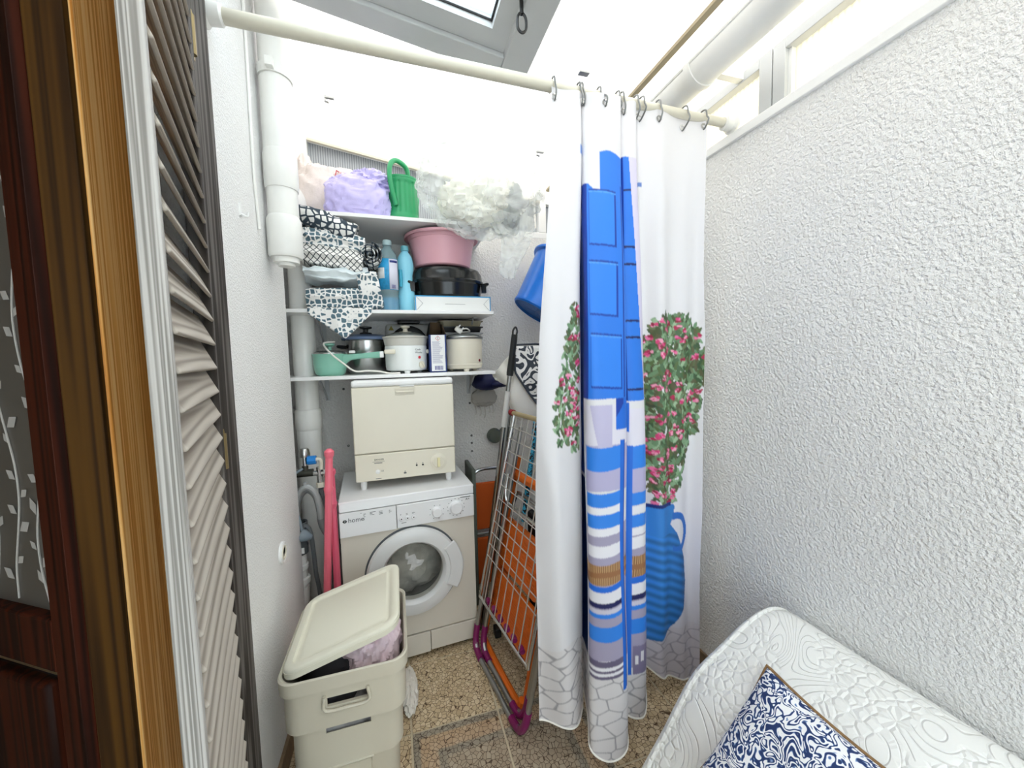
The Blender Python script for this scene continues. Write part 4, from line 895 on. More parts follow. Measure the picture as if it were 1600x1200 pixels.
obj('spout', MB().tube(smooth_path([(cx+.06, cy+.04, S3+.08), (cx+.075, cy+.10, S3+.13), (cx+.085, cy+.15, S3+.2)], 5), [.018]*5+[.015]*5+[.012], 12), M_green, t)
t = thing('clear_plastic_bag', 'big clear plastic sack of pale packaging hanging over the top shelf end', 'bag', (.45, 2.1, S3))
def fbag(u, v):
    a = 2*PI*u; b = PI*(v-.5); q = Vector((math.cos(b)*math.cos(a), math.cos(b)*math.sin(a), math.sin(b)))
    k = 1-2*abs(noise.noise(q*2.1+Vector((3, 1, 7)))); k2 = 1-2*abs(noise.noise(q*5.5+Vector((9, 4, 1)))); k3 = noise.noise(q*12)
    s = 1+.17*k+.09*k2+.03*k3
    p = Vector((.47+.28*q.x*s, 2.03+.16*q.y*s, S3+.16+.22*q.z*s))
    if p.y > YS-.02 and p.x < SX+.01 and p.z < S3+.004: p.z = S3+.004
    if p.x < SX and p.z < S3-.02 and p.y > YS-.015: p.y = YS-.015
    return p
obj('film', MB().grid(fbag, 96, 56, cu=True), M_film, t)
def ftail(u, v):
    a = 2*PI*u; z = S3+.02-.33*v; wd = (.125-.095*v**.8)*(1+.2*math.sin(a*3+v*5)); th = (.06-.045*v)*(1+.25*math.sin(a*5+v*4))
    k = noise.noise(Vector((math.cos(a)*2, math.sin(a)*2, v*4)))
    return Vector((.615+.02*math.sin(v*5)+wd*math.cos(a)+k*.02, 2.0-.02*v+th*math.sin(a)+k*.015, z))
obj('trailing_corner', MB().grid(ftail, 48, 30, cu=True), M_film, t, fix=True)
pk = mat('cream_packaging', '#f8f6ea', .7, bump=(14, .25, .01), var=(9, .06))
for k, (c, r_) in enumerate((((.40, 2.10, S3+.11), (.13, .09, .10)), ((.54, 2.06, S3+.13), (.12, .09, .11)), ((.47, 2.05, S3+.05), (.12, .06, .07)))):
    obj('packaging', blob(c, r_, 20+k, .22, 2.4, 40, 26, 1, None, amp2=.12, freq2=6), pk, t)
obj('packaging', blob((.63, 2.04, S3+.09), (.055, .07, .10), 31, .22, 2.4, 32, 22, .8, None), mat('grey_packaging', '#a9adac', .6), t)

# ------------------------------------------------------------------ washing machine and tabletop dishwasher
WMX = (.037, 1.895, 0); WR = math.radians(4.0)
t = thing('washing_machine', 'front-loading washing machine with greige body and white control panel', 'washing machine', WMX, WR)
hw = .316; L = dict(local=True)
body = obj('cabinet', bx(-hw, hw, .018, .52, .02, .835), M_washbody, t, bevel=.006, **L)
# front skin with a real porthole
fs = obj('front_panel', bx(-hw, hw, 0, .018, .135, .69), M_washbody, t, **L)
DC = (.004, .462); DR = .218
cut(fs, [MB().lathe([(.165, -.05), (.165, .06)], 48, T(DC[0], 0, DC[1]) @ R(-PI/2, 'X'))])
obj('top_plate', bx(-hw-.003, hw+.003, -.004, .52, .836, .852), M_washwhite, t, bevel=.006, **L)
obj('top_front', MB().prism([(-.008, .806), (-.004, .846), (.03, .846), (.03, .806)], -hw, hw, Matrix(((0, 0, 1, 0), (1, 0, 0, 0), (0, 1, 0, 0), (0, 0, 0, 1)))), M_washwhite, t, bevel=.003, **L)
cp = obj('control_panel', bx(-.065, hw, -.012, .018, .69, .803), M_washwhite, t, bevel=.004, **L)
dw = obj('detergent_drawer', bx(-hw, -.068, -.012, .018, .69, .803), M_washwhite, t, bevel=.004, **L)
dw.modifiers.clear()
cut(dw, [MB().prism([(-.275, .748), (-.22, .757), (-.17, .757), (-.135, .745), (-.112, .722), (-.105, .705), (-.16, .700), (-.22, .712), (-.275, .74)], -.004, .03, R(PI/2, 'X'))])
obj('drawer_pull', MB().add([(-.275, .0, .742), (-.22, -.008, .724), (-.16, -.010, .706), (-.105, -.006, .700), (-.105, .012, .702), (-.16, .016, .74), (-.22, .016, .75), (-.275, .014, .748)], [(0, 1, 6, 7), (1, 2, 5, 6), (2, 3, 4, 5)]), M_silver, t, solid=.003, **L)
def kn(name, x, z, r):
    k = obj(name, MB().lathe([(r*1.12, 0), (r*1.12, .004), (r, .005), (r*.95, .020), (r*.85, .023), (0, .023)], 32, T(x, -.012, z) @ R(PI/2, 'X')), M_washwhite, t, **L)
    return k
kn('knob', .125, .742, .024); kn('knob', .222, .750, .031)
for k in range(3): 
    b_ = obj('button', MB().lathe([(.011, 0), (.011, .003), (.009, .005), (0, .005)], 20, T(-.045+k*.029, -.012, .735) @ R(PI/2, 'X')), M_washwhite, t, **L)
    obj('button_mark', MB().lathe([(.003, .005), (.003, .0056), (0, .0056)], 8, T(-.045+k*.029, -.012, .735) @ R(PI/2, 'X')), M_printblk, b_, **L)
tp = MB(); rr = random.Random(8)
def dash(x0, z0, n, w, h): 
    for k in range(n):
        a = rr.uniform(.3, 1); tp.box(x0, x0+w*a, -.0126, -.0119, z0-k*h, z0-k*h+h*.35)
dash(-.225, .792, 1, .008, .006); dash(-.213, .786, 5, .010, .0065); dash(-.185, .790, 3, .026, .006); dash(-.145, .788, 3, .026, .0065); dash(-.10, .786, 3, .014, .006); dash(-.05, .757, 2, .012, .004); dash(-.022, .757, 2, .014, .004); dash(.006, .757, 2, .014, .004)
dash(-.045, .713, 1, .06, .006)
for cx_, cz_, rr_, n in ((.125, .742, .035, 8), (.222, .750, .043, 14)):
    for k in range(n):
        a = 2*PI*k/n+.3; x = cx_+rr_*math.cos(a); z = cz_+rr_*math.sin(a)
        if .69 < z < .8: tp.box(x-.0018, x+.0018, -.0126, -.0119, z-.0018, z+.0018)
o_ = obj('panel_print', tp, M_print, t, **L); o_['kind'] = 'stuff'
text('logo_lettering', 'home', .030, T(-.280, -.0124, .757) @ FRONT, M_print, t, local=True)
lg = MB().prism([(-.304, .765), (-.296, .773), (-.292, .770), (-.296, .765), (-.292, .760), (-.296, .757)], 0, .0008, T(0, -.0122, 0) @ R(PI/2, 'X')).prism([(-.284, .765), (-.290, .773), (-.294, .769), (-.290, .765), (-.294, .761), (-.290, .757)], 0, .0008, T(0, -.0122, 0) @ R(PI/2, 'X'))
obj('logo_mark', lg, M_printblk, t, **L)
text('rating_mark', 'A+', .017, T(.272, -.0124, .778) @ FRONT, M_print, t, local=True)
tp2 = MB().box(.245, .298, -.0126, -.0119, .794, .7975); obj('model_print', tp2, M_print, t, **L)
dm = T(DC[0], 0, DC[1]) @ R(PI/2, 'X')            # lathe axis points to -y
obj('door_gap', MB().lathe([(DR+.010, .0005), (DR+.010, .003), (DR-.02, .003)], 64, dm, cap=False), M_hosedark, t, **L)
door = obj('door_ring', MB().lathe([(DR, .001), (DR+.003, .012), (DR-.004, .026), (DR-.030, .036), (DR-.062, .034), (.146, .024), (.140, .006), (.140, -.02)], 72, dm, cap=False), M_silver, t, **L)
obj('door_glass', MB().lathe([(.141, .012), (.139, .004), (.132, -.03), (.112, -.075), (.07, -.098), (0, -.104)], 56, dm, cap=False), M_doorglass, door, **L)
obj('door_seal', MB().lathe([(.160, -.01), (.150, -.02), (.150, -.045), (.160, -.06)], 48, dm, cap=False), M_hosedark, t, **L)
obj('drum', MB().lathe([(.165, -.02), (.21, -.03), (.21, -.33), (0, -.34)], 48, dm, cap=False), M_tube, t, **L)
# open space for the drum behind the porthole
body.modifiers.clear(); cut(body, [MB().lathe([(.213, -.30), (.213, .35)], 48, T(DC[0], 0, DC[1]) @ R(-PI/2, 'X')), ])
hd_ = MB(); poly = []
for a in np.linspace(-.55, .55, 14): poly.append((DC[0]+(DR+.024-.010*abs(a))*math.cos(a+.04), DC[1]+(DR+.024-.010*abs(a))*math.sin(a+.04)))
for a in np.linspace(.55, -.55, 14): poly.append((DC[0]+(DR-.044)*math.cos(a+.04), DC[1]+(DR-.044)*math.sin(a+.04)))
obj('door_handle', hd_.prism(poly, .030, .044, R(PI/2, 'X')), M_silver, door, bevel=.005, **L)
obj('filter_flap', bx(.075, hw-.004, -.003, .02, .028, .128), M_washbody, t, bevel=.002, **L)
obj('kick_panel', bx(-hw+.004, .072, -.003, .02, .022, .128), M_washbody, t, bevel=.002, **L)
for sx in (-1, 1):
    for yy in (.05, .46): obj('foot', MB().lathe([(.022, 0), (.022, .012), (.012, .014), (.012, .022)], 16, T(sx*.26, yy, 0)), M_black, t, **L)
obj('laundry', blob((DC[0], .245, DC[1]-.01), (.185, .125, .18), 3, .22, 2.2, 56, 36, 1, amp2=.10, freq2=5), mat('white_laundry', '#f0eeea', .9, var=(12, .35), bump=(40, .3, .004)), t, **L)

DX, DY, DZ = .033, 2.005, .852
t = thing('tabletop_dishwasher', 'cream tabletop dishwasher standing on the washing machine', 'dishwasher', (DX, DY, DZ), math.radians(.8))
w2 = .2475
obj('casing', bx(-w2, w2, .012, .45, .045, .515), M_cream, t, bevel=.006, **L)
obj('lid_strip', MB().box(-w2, w2, -.006, .44, .516, .549), M_white, t, bevel=.012, seg=3, **L)
obj('door', bx(-w2, w2, -.004, .012, .186, .515), M_cream, t, bevel=.006, seg=3, **L)
dp = obj('control_panel', bx(-w2+.001, w2-.001, -.004, .012, .046, .182), M_cream, t, bevel=.006, seg=3, **L)
gp = obj('grip', MB().box(-.044, .050, -.0055, -.003, .470, .503), mat('grip_cream', '#d6cfbc', .4), t, bevel=.002, **L)
obj('grip_bar', MB().box(-.040, .046, -.012, -.004, .482, .490), M_cream, t, bevel=.002, **L)
obj('lid_latch', MB().box(-.02, .05, -.008, 0, .512, .518), M_silver, t, bevel=.001, **L)
for sx in (-1, 1):
    for yy in (.035, .41): obj('foot', MB().lathe([(.014, 0), (.016, .02), (.016, .045)], 16, T(sx*.213, yy, 0)), M_white, t, **L)
kb = obj('dial', MB().lathe([(.042, 0), (.042, .004), (.030, .007), (.028, .010), (0, .011)], 40, T(.158, -.004, .112) @ R(PI/2, 'X')), M_cream, t, **L)
obj('dial_grip', MB().box(-.007, .007, -.024, .024, .010, .024, T(.158, -.004, .112) @ R(PI/2, 'X')), mat('ivory_knob', '#e9dfae', .4), kb, bevel=.003, **L)
for k in range(9):
    a = 2*PI*k/9+.4; obj('dial_mark', bx(.158+.036*math.cos(a)-.0016, .158+.036*math.cos(a)+.0016, -.0088, -.0078, .112+.036*math.sin(a)-.0016, .112+.036*math.sin(a)+.0016), M_print, kb, **L)
for x in (.047, .078):
    obj('indicator', MB().lathe([(.0048, 0), (.0048, .001), (0, .001)], 14, T(x, -.004, .105) @ R(PI/2, 'X')), M_printblk, t, **L)
    obj('indicator_mark', bx(x-.003, x+.003, -.0046, -.0039, .113, .116), M_print, t, **L)
obj('switch', MB().lathe([(.011, 0), (.011, .004), (.008, .006), (0, .006)], 20, T(-.142, -.004, .092) @ R(PI/2, 'X')), M_white, t, **L)
text('switch_mark', 'I.0', .013, T(-.127, -.0044, .090) @ FRONT, M_print, t, local=True)
text('brand_lettering', 'ZANUSSI', .0115, T(-.157, -.0044, .149) @ FRONT, M_printblk, t, .0005, local=True)
obj('brand_line', MB().box(-.166, -.108, -.0046, -.0039, .142, .1432).box(-.157, -.119, -.0046, -.0039, .134, .137), M_print, t, **L)
obj('panel_print', MB().box(-.153, -.127, -.0046, -.0039, .056, .0585).box(-.014, -.009, -.0046, -.0039, .078, .082).box(-.018, -.005, -.0046, -.0039, .068, .075), M_print, t, **L)

# ------------------------------------------------------------------ plumbing in the corner
t = thing('water_tap', 'chrome double tap with blue connector above the drain hoses', 'tap', (-.43, 2.02, .92))
ty = 2.03
obj('handle', MB().lathe([(.024, 0), (.026, .012), (.022, .034), (.018, .04), (0, .041)], 16, T(-.440, ty, 1.045)), M_steel, t)
obj('stem', MB().lathe([(.011, 0), (.011, .05)], 14, T(-.440, ty, .998)), M_steel, t)
obj('valve_body', MB().tube([(-.49, ty, .965), (-.405, ty, .965)], .018, 14).tube([(-.440, ty, .965), (-.440, ty, 1.0)], .014, 12), mat('dull_bronze', '#4a4a42', .5, .6), t)
obj('outlet', MB().tube([(-.405, ty, .960), (-.355, ty, .958)], .013, 12).tube([(-.378, ty, .99), (-.378, ty, .905)], .014, 12), M_steel, t)
obj('outlet_handle', MB().tube([(-.358, ty-.002, .958), (-.335, ty-.002, .958)], .021, 10), M_steel, t)
obj('connector', MB().tube([(-.425, ty-.01, 1.028), (-.388, ty-.01, 1.028)], .021, 10), M_bluecap, t)
obj('connector_pipe', MB().tube(smooth_path([(-.39, ty-.01, 1.03), (-.372, ty-.01, 1.027), (-.367, ty-.01, 1.005), (-.370, ty-.01, .98)], 5), .010, 10), M_cream, t)
obj('hose_nut', MB().lathe([(.019, 0), (.019, .022), (.014, .024)], 10, T(-.378, ty, .89)), M_cream, t)
one('inlet_hose', 'dark grey inlet hose running down behind the pink sticks', 'hose', MB().tube(smooth_path([(-.376, ty, .885), (-.374, ty+.005, .83), (-.36, ty+.02, .74), (-.335, ty+.05, .64), (-.33, ty+.07, .5), (-.34, ty+.1, .3)], 6), .012, 12), M_hosedark)
one('drain_hose', 'light grey drain hose bent in an arch over its plastic holder', 'hose', MB().tube(smooth_path([(-.487, 2.0, .66), (-.485, 2.0, .78), (-.468, 2.0, .86), (-.43, 2.0, .893), (-.395, 2.0, .86), (-.380, 2.0, .79), (-.375, 2.0, .72), (-.355, 2.01, .66), (-.325, 2.03, .61), (-.31, 2.06, .45), (-.33, 2.1, .25)], 6), .017, 14), M_hose)
one('hose_holder', 'light grey plastic hook holding the arch of the drain hose', 'holder', MB().tube(smooth_path([(-.487, 1.985, .72), (-.485, 1.982, .80), (-.468, 1.980, .875), (-.43, 1.978, .912), (-.392, 1.980, .875), (-.378, 1.982, .80), (-.377, 1.985, .75)], 6), .0135, 10).box(-.438, -.424, 1.97, 1.985, .905, .935), mat('holder_grey', '#a9abaa', .45))
one('dishwasher_hose', 'slim dark hose hanging from the drain cup to the floor', 'hose', MB().tube(smooth_path([(-.462, 1.955, .70), (-.438, 1.955, .735), (-.418, 1.955, .70), (-.41, 1.955, .6), (-.405, 1.955, .5), (-.395, 1.955, .42), (-.39, 1.955, .3), (-.39, 1.96, .012)], 6), .0095, 10), M_hosedark)
t = thing('drain_trap', 'white plastic drain trap with dark grey cup by the left wall', 'drain', (-.47, 1.985, 0)); 
ex = -.476; eyy = 1.985
obj('cup', MB().lathe([(.038, .595), (.037, .64), (.041, .70), (.041, .745), (.033, .745), (.033, .66)], 24, T(ex, eyy, 0), cap=False), M_hosedark, t)
obj('cup_label', MB().lathe([(.0385, .61), (.0385, .635)], 40, T(ex+.0005, eyy-.0005, 0), cap=False), M_hosedark, t)
obj('sticker', bx(ex+.006, ex+.03, eyy-.041, eyy-.037, .608, .634), M_white, t)
obj('pipe', MB().lathe([(.029, .40), (.029, .60)], 24, T(ex, eyy, 0)), M_pvc, t)
obj('nut', MB().lathe([(.030, .515), (.036, .52), (.036, .54), (.030, .545)], 20, T(ex, eyy, 0), cap=False), M_pvc, t)
obj('nut', MB().lathe([(.030, .445), (.040, .45), (.040, .475), (.030, .48)], 20, T(ex, eyy, 0), cap=False), M_pvc, t)
obj('elbow', MB().tube(smooth_path([(ex, eyy, .43), (ex-.003, eyy, .36), (ex-.015, eyy, .30), (ex-.03, eyy+.03, .27), (ex-.03, eyy+.1, .26)], 6), .034, 18), M_pvc, t)
obj('side_branch', MB().tube([(ex, eyy, .30), (ex, eyy, .01)], .026, 16), M_pvc, t)
t = thing('mains_plug', 'grey cable with a white plug hanging in front of the drain cup', 'plug', (-.468, 1.925, .70))
obj('plug_body', MB().lathe([(.026, 0), (.028, .015), (.020, .035), (.010, .05)], 18, T(-.455, 1.93, .705) @ R(-1.2, 'Y') @ R(PI, 'X')), mat('blue_grey_plug', '#7b8790', .45), t)
obj('adapter', MB().box(-.022, .022, -.017, .017, -.02, .02, T(-.478, 1.925, .70) @ R(.25, 'Y')), M_white, t, bevel=.006)
for dz_ in (-.008, .008): obj('pin', MB().tube([(-.498, 1.925, .70+dz_), (-.522, 1.923, .695+dz_)], .0024, 8), M_steel, t)
obj('flex', MB().tube(smooth_path([(-.447, 1.93, .725), (-.455, 1.93, .78), (-.47, 1.94, .84), (-.485, 1.95, .92), (-.478, 1.965, .965)], 6), .006, 8), mat('blue_grey_plug'), t)
obj('coil', MB().tube(smooth_path([(-.478, 1.965, .965), (-.50, 1.96, .955), (-.495, 1.955, .925), (-.47, 1.955, .93), (-.468, 1.955, .955), (-.49, 1.955, .975), (-.46, 1.965, .99), (-.44, 1.98, 1.0)], 6), .006, 8).lathe([(.024, -.012), (.03, 0), (.024, .012)], 16, T(-.487, 1.945, .94) @ R(PI/2, 'X')), mat('blue_grey_plug'), t)
# pink sticks
def stick(lab, top, bot, m):
    t = thing('pink_stick', lab, 'stick', bot, 0, 'pink sticks beside the washing machine')
    top = Vector(top); bot = Vector(bot); d = top-bot
    obj('shaft', MB().tube([bot, bot+d*.83], [.0165, .0155], 8), m, t)
    obj('grip', MB().tube([bot+d*.82, bot+d*.84, bot+d*.85, bot+d*.97], [.016, .021, .0165, .0155], 10), m, t)
    obj('end_knob', MB().tube([bot+d*.965, bot+d*.975, bot+d*.99, top], [.0155, .0205, .0205, .010], 12), m, t)
stick('pink plastic stick with knob end, left one of the crossed pair', (-.297, 1.83, 1.115), (-.375, 1.87, .0), M_pink)
stick('pink plastic stick with its upper end behind the other pink stick', (-.302, 1.868, 1.02), (-.302, 1.872, .0), mat('deeper_pink', '#dd5f78', .35))

# ------------------------------------------------------------------ laundry basket
t = thing('laundry_basket', 'tall greige plastic laundry basket with slotted front and pink laundry', 'basket', (-.195, 1.415, 0))
def ring(z, g, r=.05):
    k = z/.55; return rrect(-.193, 1.414, (.145+.030*k)+g, (.160+.030*k)+g, r, z, 7)
bk = MB().loops([ring(0, 0), ring(.235, -.010), ring(.237, .006), ring(.38, -.002), ring(.382, .013), ring(.505, .006), ring(.51, .015), ring(.552, .014), ring(.556, .010), ring(.552, .004), ring(.50, .0), ring(.02, -.008)])
bo = obj('body', bk, M_basket, t)
iv = WM[t.name].inverted()
def slot(x0, x1, z0, z1, y0=1.15, y1=1.30): return MB().box(x0, x1, y0, y1, z0, z1, iv)
cut(bo, [slot(-.245, -.130, .450, .478), slot(-.255, -.125, .352, .378), slot(-.255, -.128, .205, .230)])
bo.data.set_sharp_from_angle(angle=math.radians(35))
obj('slot_lip', MB().tube(smooth_path([(-.25, 1.213, .49), (-.25, 1.213, .445), (-.19, 1.212, .441), (-.127, 1.213, .445), (-.127, 1.213, .49)], 4), .005, 8), M_basket, t)
obj('slot_lip', MB().tube([(-.255, 1.226, .382), (-.12, 1.226, .382)], .004, 8), M_basket, t)
obj('slot_lip', MB().tube([(-.255, 1.236, .234), (-.122, 1.236, .234)], .004, 8), M_basket, t)
lw = thing('laundry_pile', 'heap of pink and grey laundry stuffed inside the greige basket', 'laundry', (-.19, 1.415, .02))
obj('pink_garment', blob((-.125, 1.395, .505), (.085, .115, .105), 4, .20, 2.4, 110, 70, .95, amp2=.12, freq2=4.5), M_pinkcloth, lw)
obj('dark_garment', blob((-.24, 1.42, .42), (.10, .15, .13), 8, .14, 2.4, 40, 28, .8, amp2=.05), mat('charcoal_laundry', '#3c3a3e', .9), lw)
obj('pale_garment', blob((-.19, 1.41, .29), (.13, .155, .13), 6, .10, 2.4, 48, 32, .6, amp2=.06), M_greycloth, lw)
obj('white_garment', blob((-.19, 1.41, .12), (.128, .15, .10), 7, .08, 2.4, 40, 26, .6, amp2=.06), M_greycloth, lw)
ld = thing('basket_lid', 'pale rectangular basket lid resting askew on the laundry', 'lid', (-.195, 1.41, .6))
def lz(x): return .566+.098*(x+.375)/.35
def lring(g, dz, r): return [Vector((p.x, p.y, lz(p.x)+dz)) for p in rrect(-.196, 1.41, .170+g, .190+g, max(r+g, .012), 0, 7)]
obj('panel', MB().loops([lring(-.002, -.006, .05), lring(.002, .0, .05), lring(0, .010, .05), lring(-.006, .014, .05), lring(-.024, .014, .05), lring(-.030, .006, .05), lring(-.038, .0055, .05), lring(-.042, .009, .05)]), M_lid, ld, angle=50)
obj('skirt', MB().loops([lring(.001, -.016, .05), lring(.003, .002, .05), lring(-.004, .002, .05), lring(-.004, -.016, .05)], False, False), M_lid, ld)
one('floor_rag', 'white shaggy rag on the floor behind the laundry basket', 'rag', blob((-.005, 1.70, .02), (.03, .10, .025), 15, .3, 3, 48, 24, 1, 0.001, amp2=.2, freq2=9), mat('rag_cotton', '#e6e1d6', .95, bump=(200, .6, .004)))

# ------------------------------------------------------------------ clothes airer, step ladder, chair, poles
def AP(y, z, o=0.0): return Vector((.32+o+.157*(1.87-y)+.214*z, y, z))
t = thing('clothes_airer', 'folded grey metal clothes airer with purple corners leaning beside the curtain', 'airer', (.37, 1.6, 0))
def uframe(o, ya, yb, zt_):
    b = .075
    return smooth_path([AP(ya, zt_, o), AP(ya, .6, o), AP(ya, .2, o), AP(ya-.008, .07, o), AP(ya-b, .018, o), AP((ya+yb)/2, .014, o), AP(yb+b, .018, o), AP(yb+.008, .07, o), AP(yb, .2, o), AP(yb, .6, o), AP(yb, zt_, o)], 5)
obj('leg_frame', MB().tube(uframe(0, 1.875, 1.325, 1.10), .0115, 10), M_tube, t)
obj('leg_frame', MB().tube(uframe(.032, 1.850, 1.385, 1.14), .0115, 10), M_tube, t)
for o_, ya, yb in ((0, 1.875, 1.325), (.032, 1.850, 1.385)):
    for y, s in ((ya, -1), (yb, 1)):
        obj('corner_foot', MB().tube(smooth_path([AP(y, .125, o_), AP(y+s*.006, .07, o_), AP(y+s*.03, .030, o_), AP(y+s*.075, .0175, o_), AP(y+s*.105, .0165, o_)], 5), .0155, 10), M_purple, t)
wing = [AP(1.84, 1.215), AP(1.85, .75), AP(1.855, .33), AP(1.83, .288), AP(1.6, .287), AP(1.37, .288), AP(1.345, .33), AP(1.34, .75), AP(1.335, 1.215)]
obj('wing_frame', MB().tube(smooth_path([p+Vector((-.022, 0, .0)) for p in wing], 5), .008, 10), M_steel, t)
obj('top_bar', MB().tube([AP(1.86, 1.215)+Vector((-.02, 0, 0)), AP(1.32, 1.215)+Vector((-.02, 0, 0))], .012, 12), M_olive, t)
obj('end_cap', MB().tube([AP(1.885, 1.215)+Vector((-.02, 0, 0)), AP(1.855, 1.215)+Vector((-.02, 0, 0))], .0165, 12), M_maroon, t)
for k in range(8):
    y = 1.80-k*.062; obj('wire', MB().tube([AP(y, .288)+Vector((-.022, 0, 0)), AP(y+.01, 1.215)+Vector((-.022, 0, 0))], .0028, 6), M_wire, t)
for k in range(12):
    z = .50+k*.058+(.01 if k > 5 else 0); obj('wire', MB().tube([AP(1.855, z)+Vector((-.026, 0, 0)), AP(1.34, z-.01)+Vector((-.026, 0, 0))], .0024, 6), M_wire, t)
for k in range(6):
    y = 1.80-k*.07; obj('clip', MB().lathe([(.011, -.016), (.013, 0), (.011, .016)], 10, T(*(AP(y-.02, .290)+Vector((-.008, 0, .01)))) @ R(PI/2, 'X')), M_purple, t)
obj('wing_loop', MB().tube(smooth_path([AP(1.87, .90, .018), AP(1.865, .82, .018), AP(1.84, .775, .018), AP(1.78, .765, .018), AP(1.45, .77, .018), AP(1.40, .80, .018)], 5), .009, 10), M_steel, t)
# step ladder
t = thing('step_ladder', 'folded orange step ladder with ribbed treads behind the clothes airer', 'ladder', (.45, 1.7, 0))
def SP_(y, z, o=0): return AP(y, z, .075+o)
obj('side_rail', MB().bar(SP_(1.93, .0), SP_(1.90, .98), .028, .022, (1, 0, 0)), M_orange, t, bevel=.004)
obj('side_rail', MB().bar(SP_(1.46, .0), SP_(1.49, .98), .028, .022, (1, 0, 0)), M_orange, t, bevel=.004)
def tread(za, zb_, ya, yb):
    mtx = Matrix((((SP_(yb, za)-SP_(ya, za)).normalized()), ((SP_(ya, zb_)-SP_(ya, za)).normalized()), (0, 0, 0))).to_3x3()
    ex_ = (SP_(yb, za)-SP_(ya, za)).normalized(); ez = (SP_(ya, zb_)-SP_(ya, za)); ez = (ez-ex_*ez.dot(ex_)).normalized(); en = ex_.cross(ez)
    m4 = Matrix((ex_, ez, en)).transposed().to_4x4(); m4.translation = SP_((ya+yb)/2, (za+zb_)/2)
    wv = abs(yb-ya)/2*1.01; hv = (zb_-za)/2*1.02
    p = obj('tread', MB().loops([[m4 @ v_ for v_ in rrect(0, 0, wv, hv, .03, zq, 5)] for zq in (-.012, .012)]), M_orange, t, bevel=.004)
    n = int((hv*2-.05)/.0125)
    rb = MB()
    for k in range(n):
        q = -hv+.028+k*.0125
        for sg in (1, -1): rb.box(-wv+.03, wv-.03, q, q+.0065, sg*.0122-.0022, sg*.0122+.0022, m4)
    o2 = obj('tread_ribs', rb, M_orange, p); o2['kind'] = 'stuff'
tread(.425, .665, 1.895, 1.50); tread(.165, .395, 1.905, 1.485)
obj('top_step', MB().bar(SP_(1.91, .885), SP_(1.48, .885), .035, .045, (1, 0, 0)), M_orange, t, bevel=.01)
obj('base_bar', MB().tube(smooth_path([SP_(1.925, .15, .0), SP_(1.92, .05, .0), SP_(1.88, .018, -.01), SP_(1.5, .016, -.02), SP_(1.46, .05, -.02)], 5), .0155, 10), M_orange, t)
obj('handle_loop', MB().tube(smooth_path([SP_(1.89, .70, .01), SP_(1.88, .76, .01), SP_(1.84, .80, .01), SP_(1.55, .79, .01), SP_(1.50, .74, .01)], 5), .010, 10), M_steel, t)
obj('rubber_foot', bx(.445, .48, 1.90, 1.95, 0, .05), M_black, t, bevel=.004)
one('folded_luggage', 'black folded trolley bag standing behind the orange step ladder', 'bag', MB().loops([rrect(.72, 1.72, .07, .24, .04, z_) for z_ in (0, .03, .45, .62, .66)]), mat('black_nylon', '#0d0d12', .7, bump=(60, .3, .003)), bevel=.01)
one('navy_bag', 'navy blue nylon bag standing behind the top of the airer', 'bag', blob((.83, 1.80, .78), (.10, .19, .20), 17, .12, 2, 40, 28, .8), M_navy)
# folding chair
t = thing('folding_chair', 'folded chair with orange fabric and chrome tube behind the poles', 'chair', (.52, 2.38, 0))
obj('tube_frame', MB().tube(smooth_path([(.435, 2.36, .0), (.435, 2.36, .70), (.445, 2.36, .765), (.49, 2.36, .79), (.60, 2.36, .79), (.65, 2.36, .765), (.66, 2.36, .70), (.66, 2.36, 0)], 6), .0115, 10), M_steel, t)
obj('fabric_panel', bx(.43, .665, 2.35, 2.372, .40, .705), M_orangefab, t, bevel=.008)
obj('fabric_panel', bx(.43, .665, 2.35, 2.372, .04, .345), M_orangefab, t, bevel=.008)
obj('crossbar', MB().tube([(.435, 2.36, .37), (.66, 2.36, .37)], .009, 10), M_tube, t)
one('folded_board', 'grey-green plastic board wedged between washing machine and wall', 'board', MB().loops([[Vector((x_, y_, z_)) for x_, y_ in ((.40, 2.20), (.425, 2.20), (.425, 2.45), (.40, 2.45))] for z_ in (0, .84)]), M_greygreen, bevel=.008)
# poles
def pole(name, lab, top, bot, r, m, grip=True, clampz=None):
    t = thing(name, lab, 'pole', bot, 0, 'poles leaning beside the washing machine'); a = Vector(bot); b = Vector(top); d = b-a
    obj('shaft', MB().tube([a, a+d*(.86 if grip else 1)], r, 10), m, t)
    if grip:
        gm = MB().tube([a+d*.855, a+d*.865, a+d*.93, a+d*.965, a+d*.985], [r*1.5, r*1.65, r*1.45, r*1.5, r*1.4], 12)
        obj('grip', gm, M_black, t)
        dn = d.normalized(); sd = dn.cross(Vector((0, 1, 0))).normalized(); c0 = a+d*.985
        obj('hanging_loop', MB().tube(smooth_path([c0-sd*.010, c0-sd*.011+dn*.02, c0+dn*.038, c0+sd*.011+dn*.02, c0+sd*.010], 5), .005, 8), M_black, t)
    if clampz: obj('clamp', MB().tube([a+d*clampz, a+d*(clampz+.115)], r*1.25, 12), mat('clear_clamp', '#cfcdc8', .3), t)
pole('broom_pole', 'steel pole with black hanging grip, tallest of the leaning poles', (.600, 1.915, 1.640), (.378, 2.0, .0), .0115, mat('dark_chrome', '#8e8e8c', .18, 1.0), True, .69)
pole('broom_pole', 'thin black and silver pole close beside the black-gripped one', (.655, 2.17, 1.36), (.405, 2.03, 0), .008, M_tube, False)
pole('broom_pole', 'silver pole standing furthest right among the leaning poles', (.680, 2.16, 1.42), (.430, 2.02, 0), .010, mat('dark_chrome'), False)
pole('mop_pole', 'pole wrapped in blue and black printed tape behind the airer', (.685, 1.86, 1.17), (.575, 1.77, .68), .013, scroll_mat('blue_tape_print', '#3aa6c8', '#15181c', 40, 24), False)
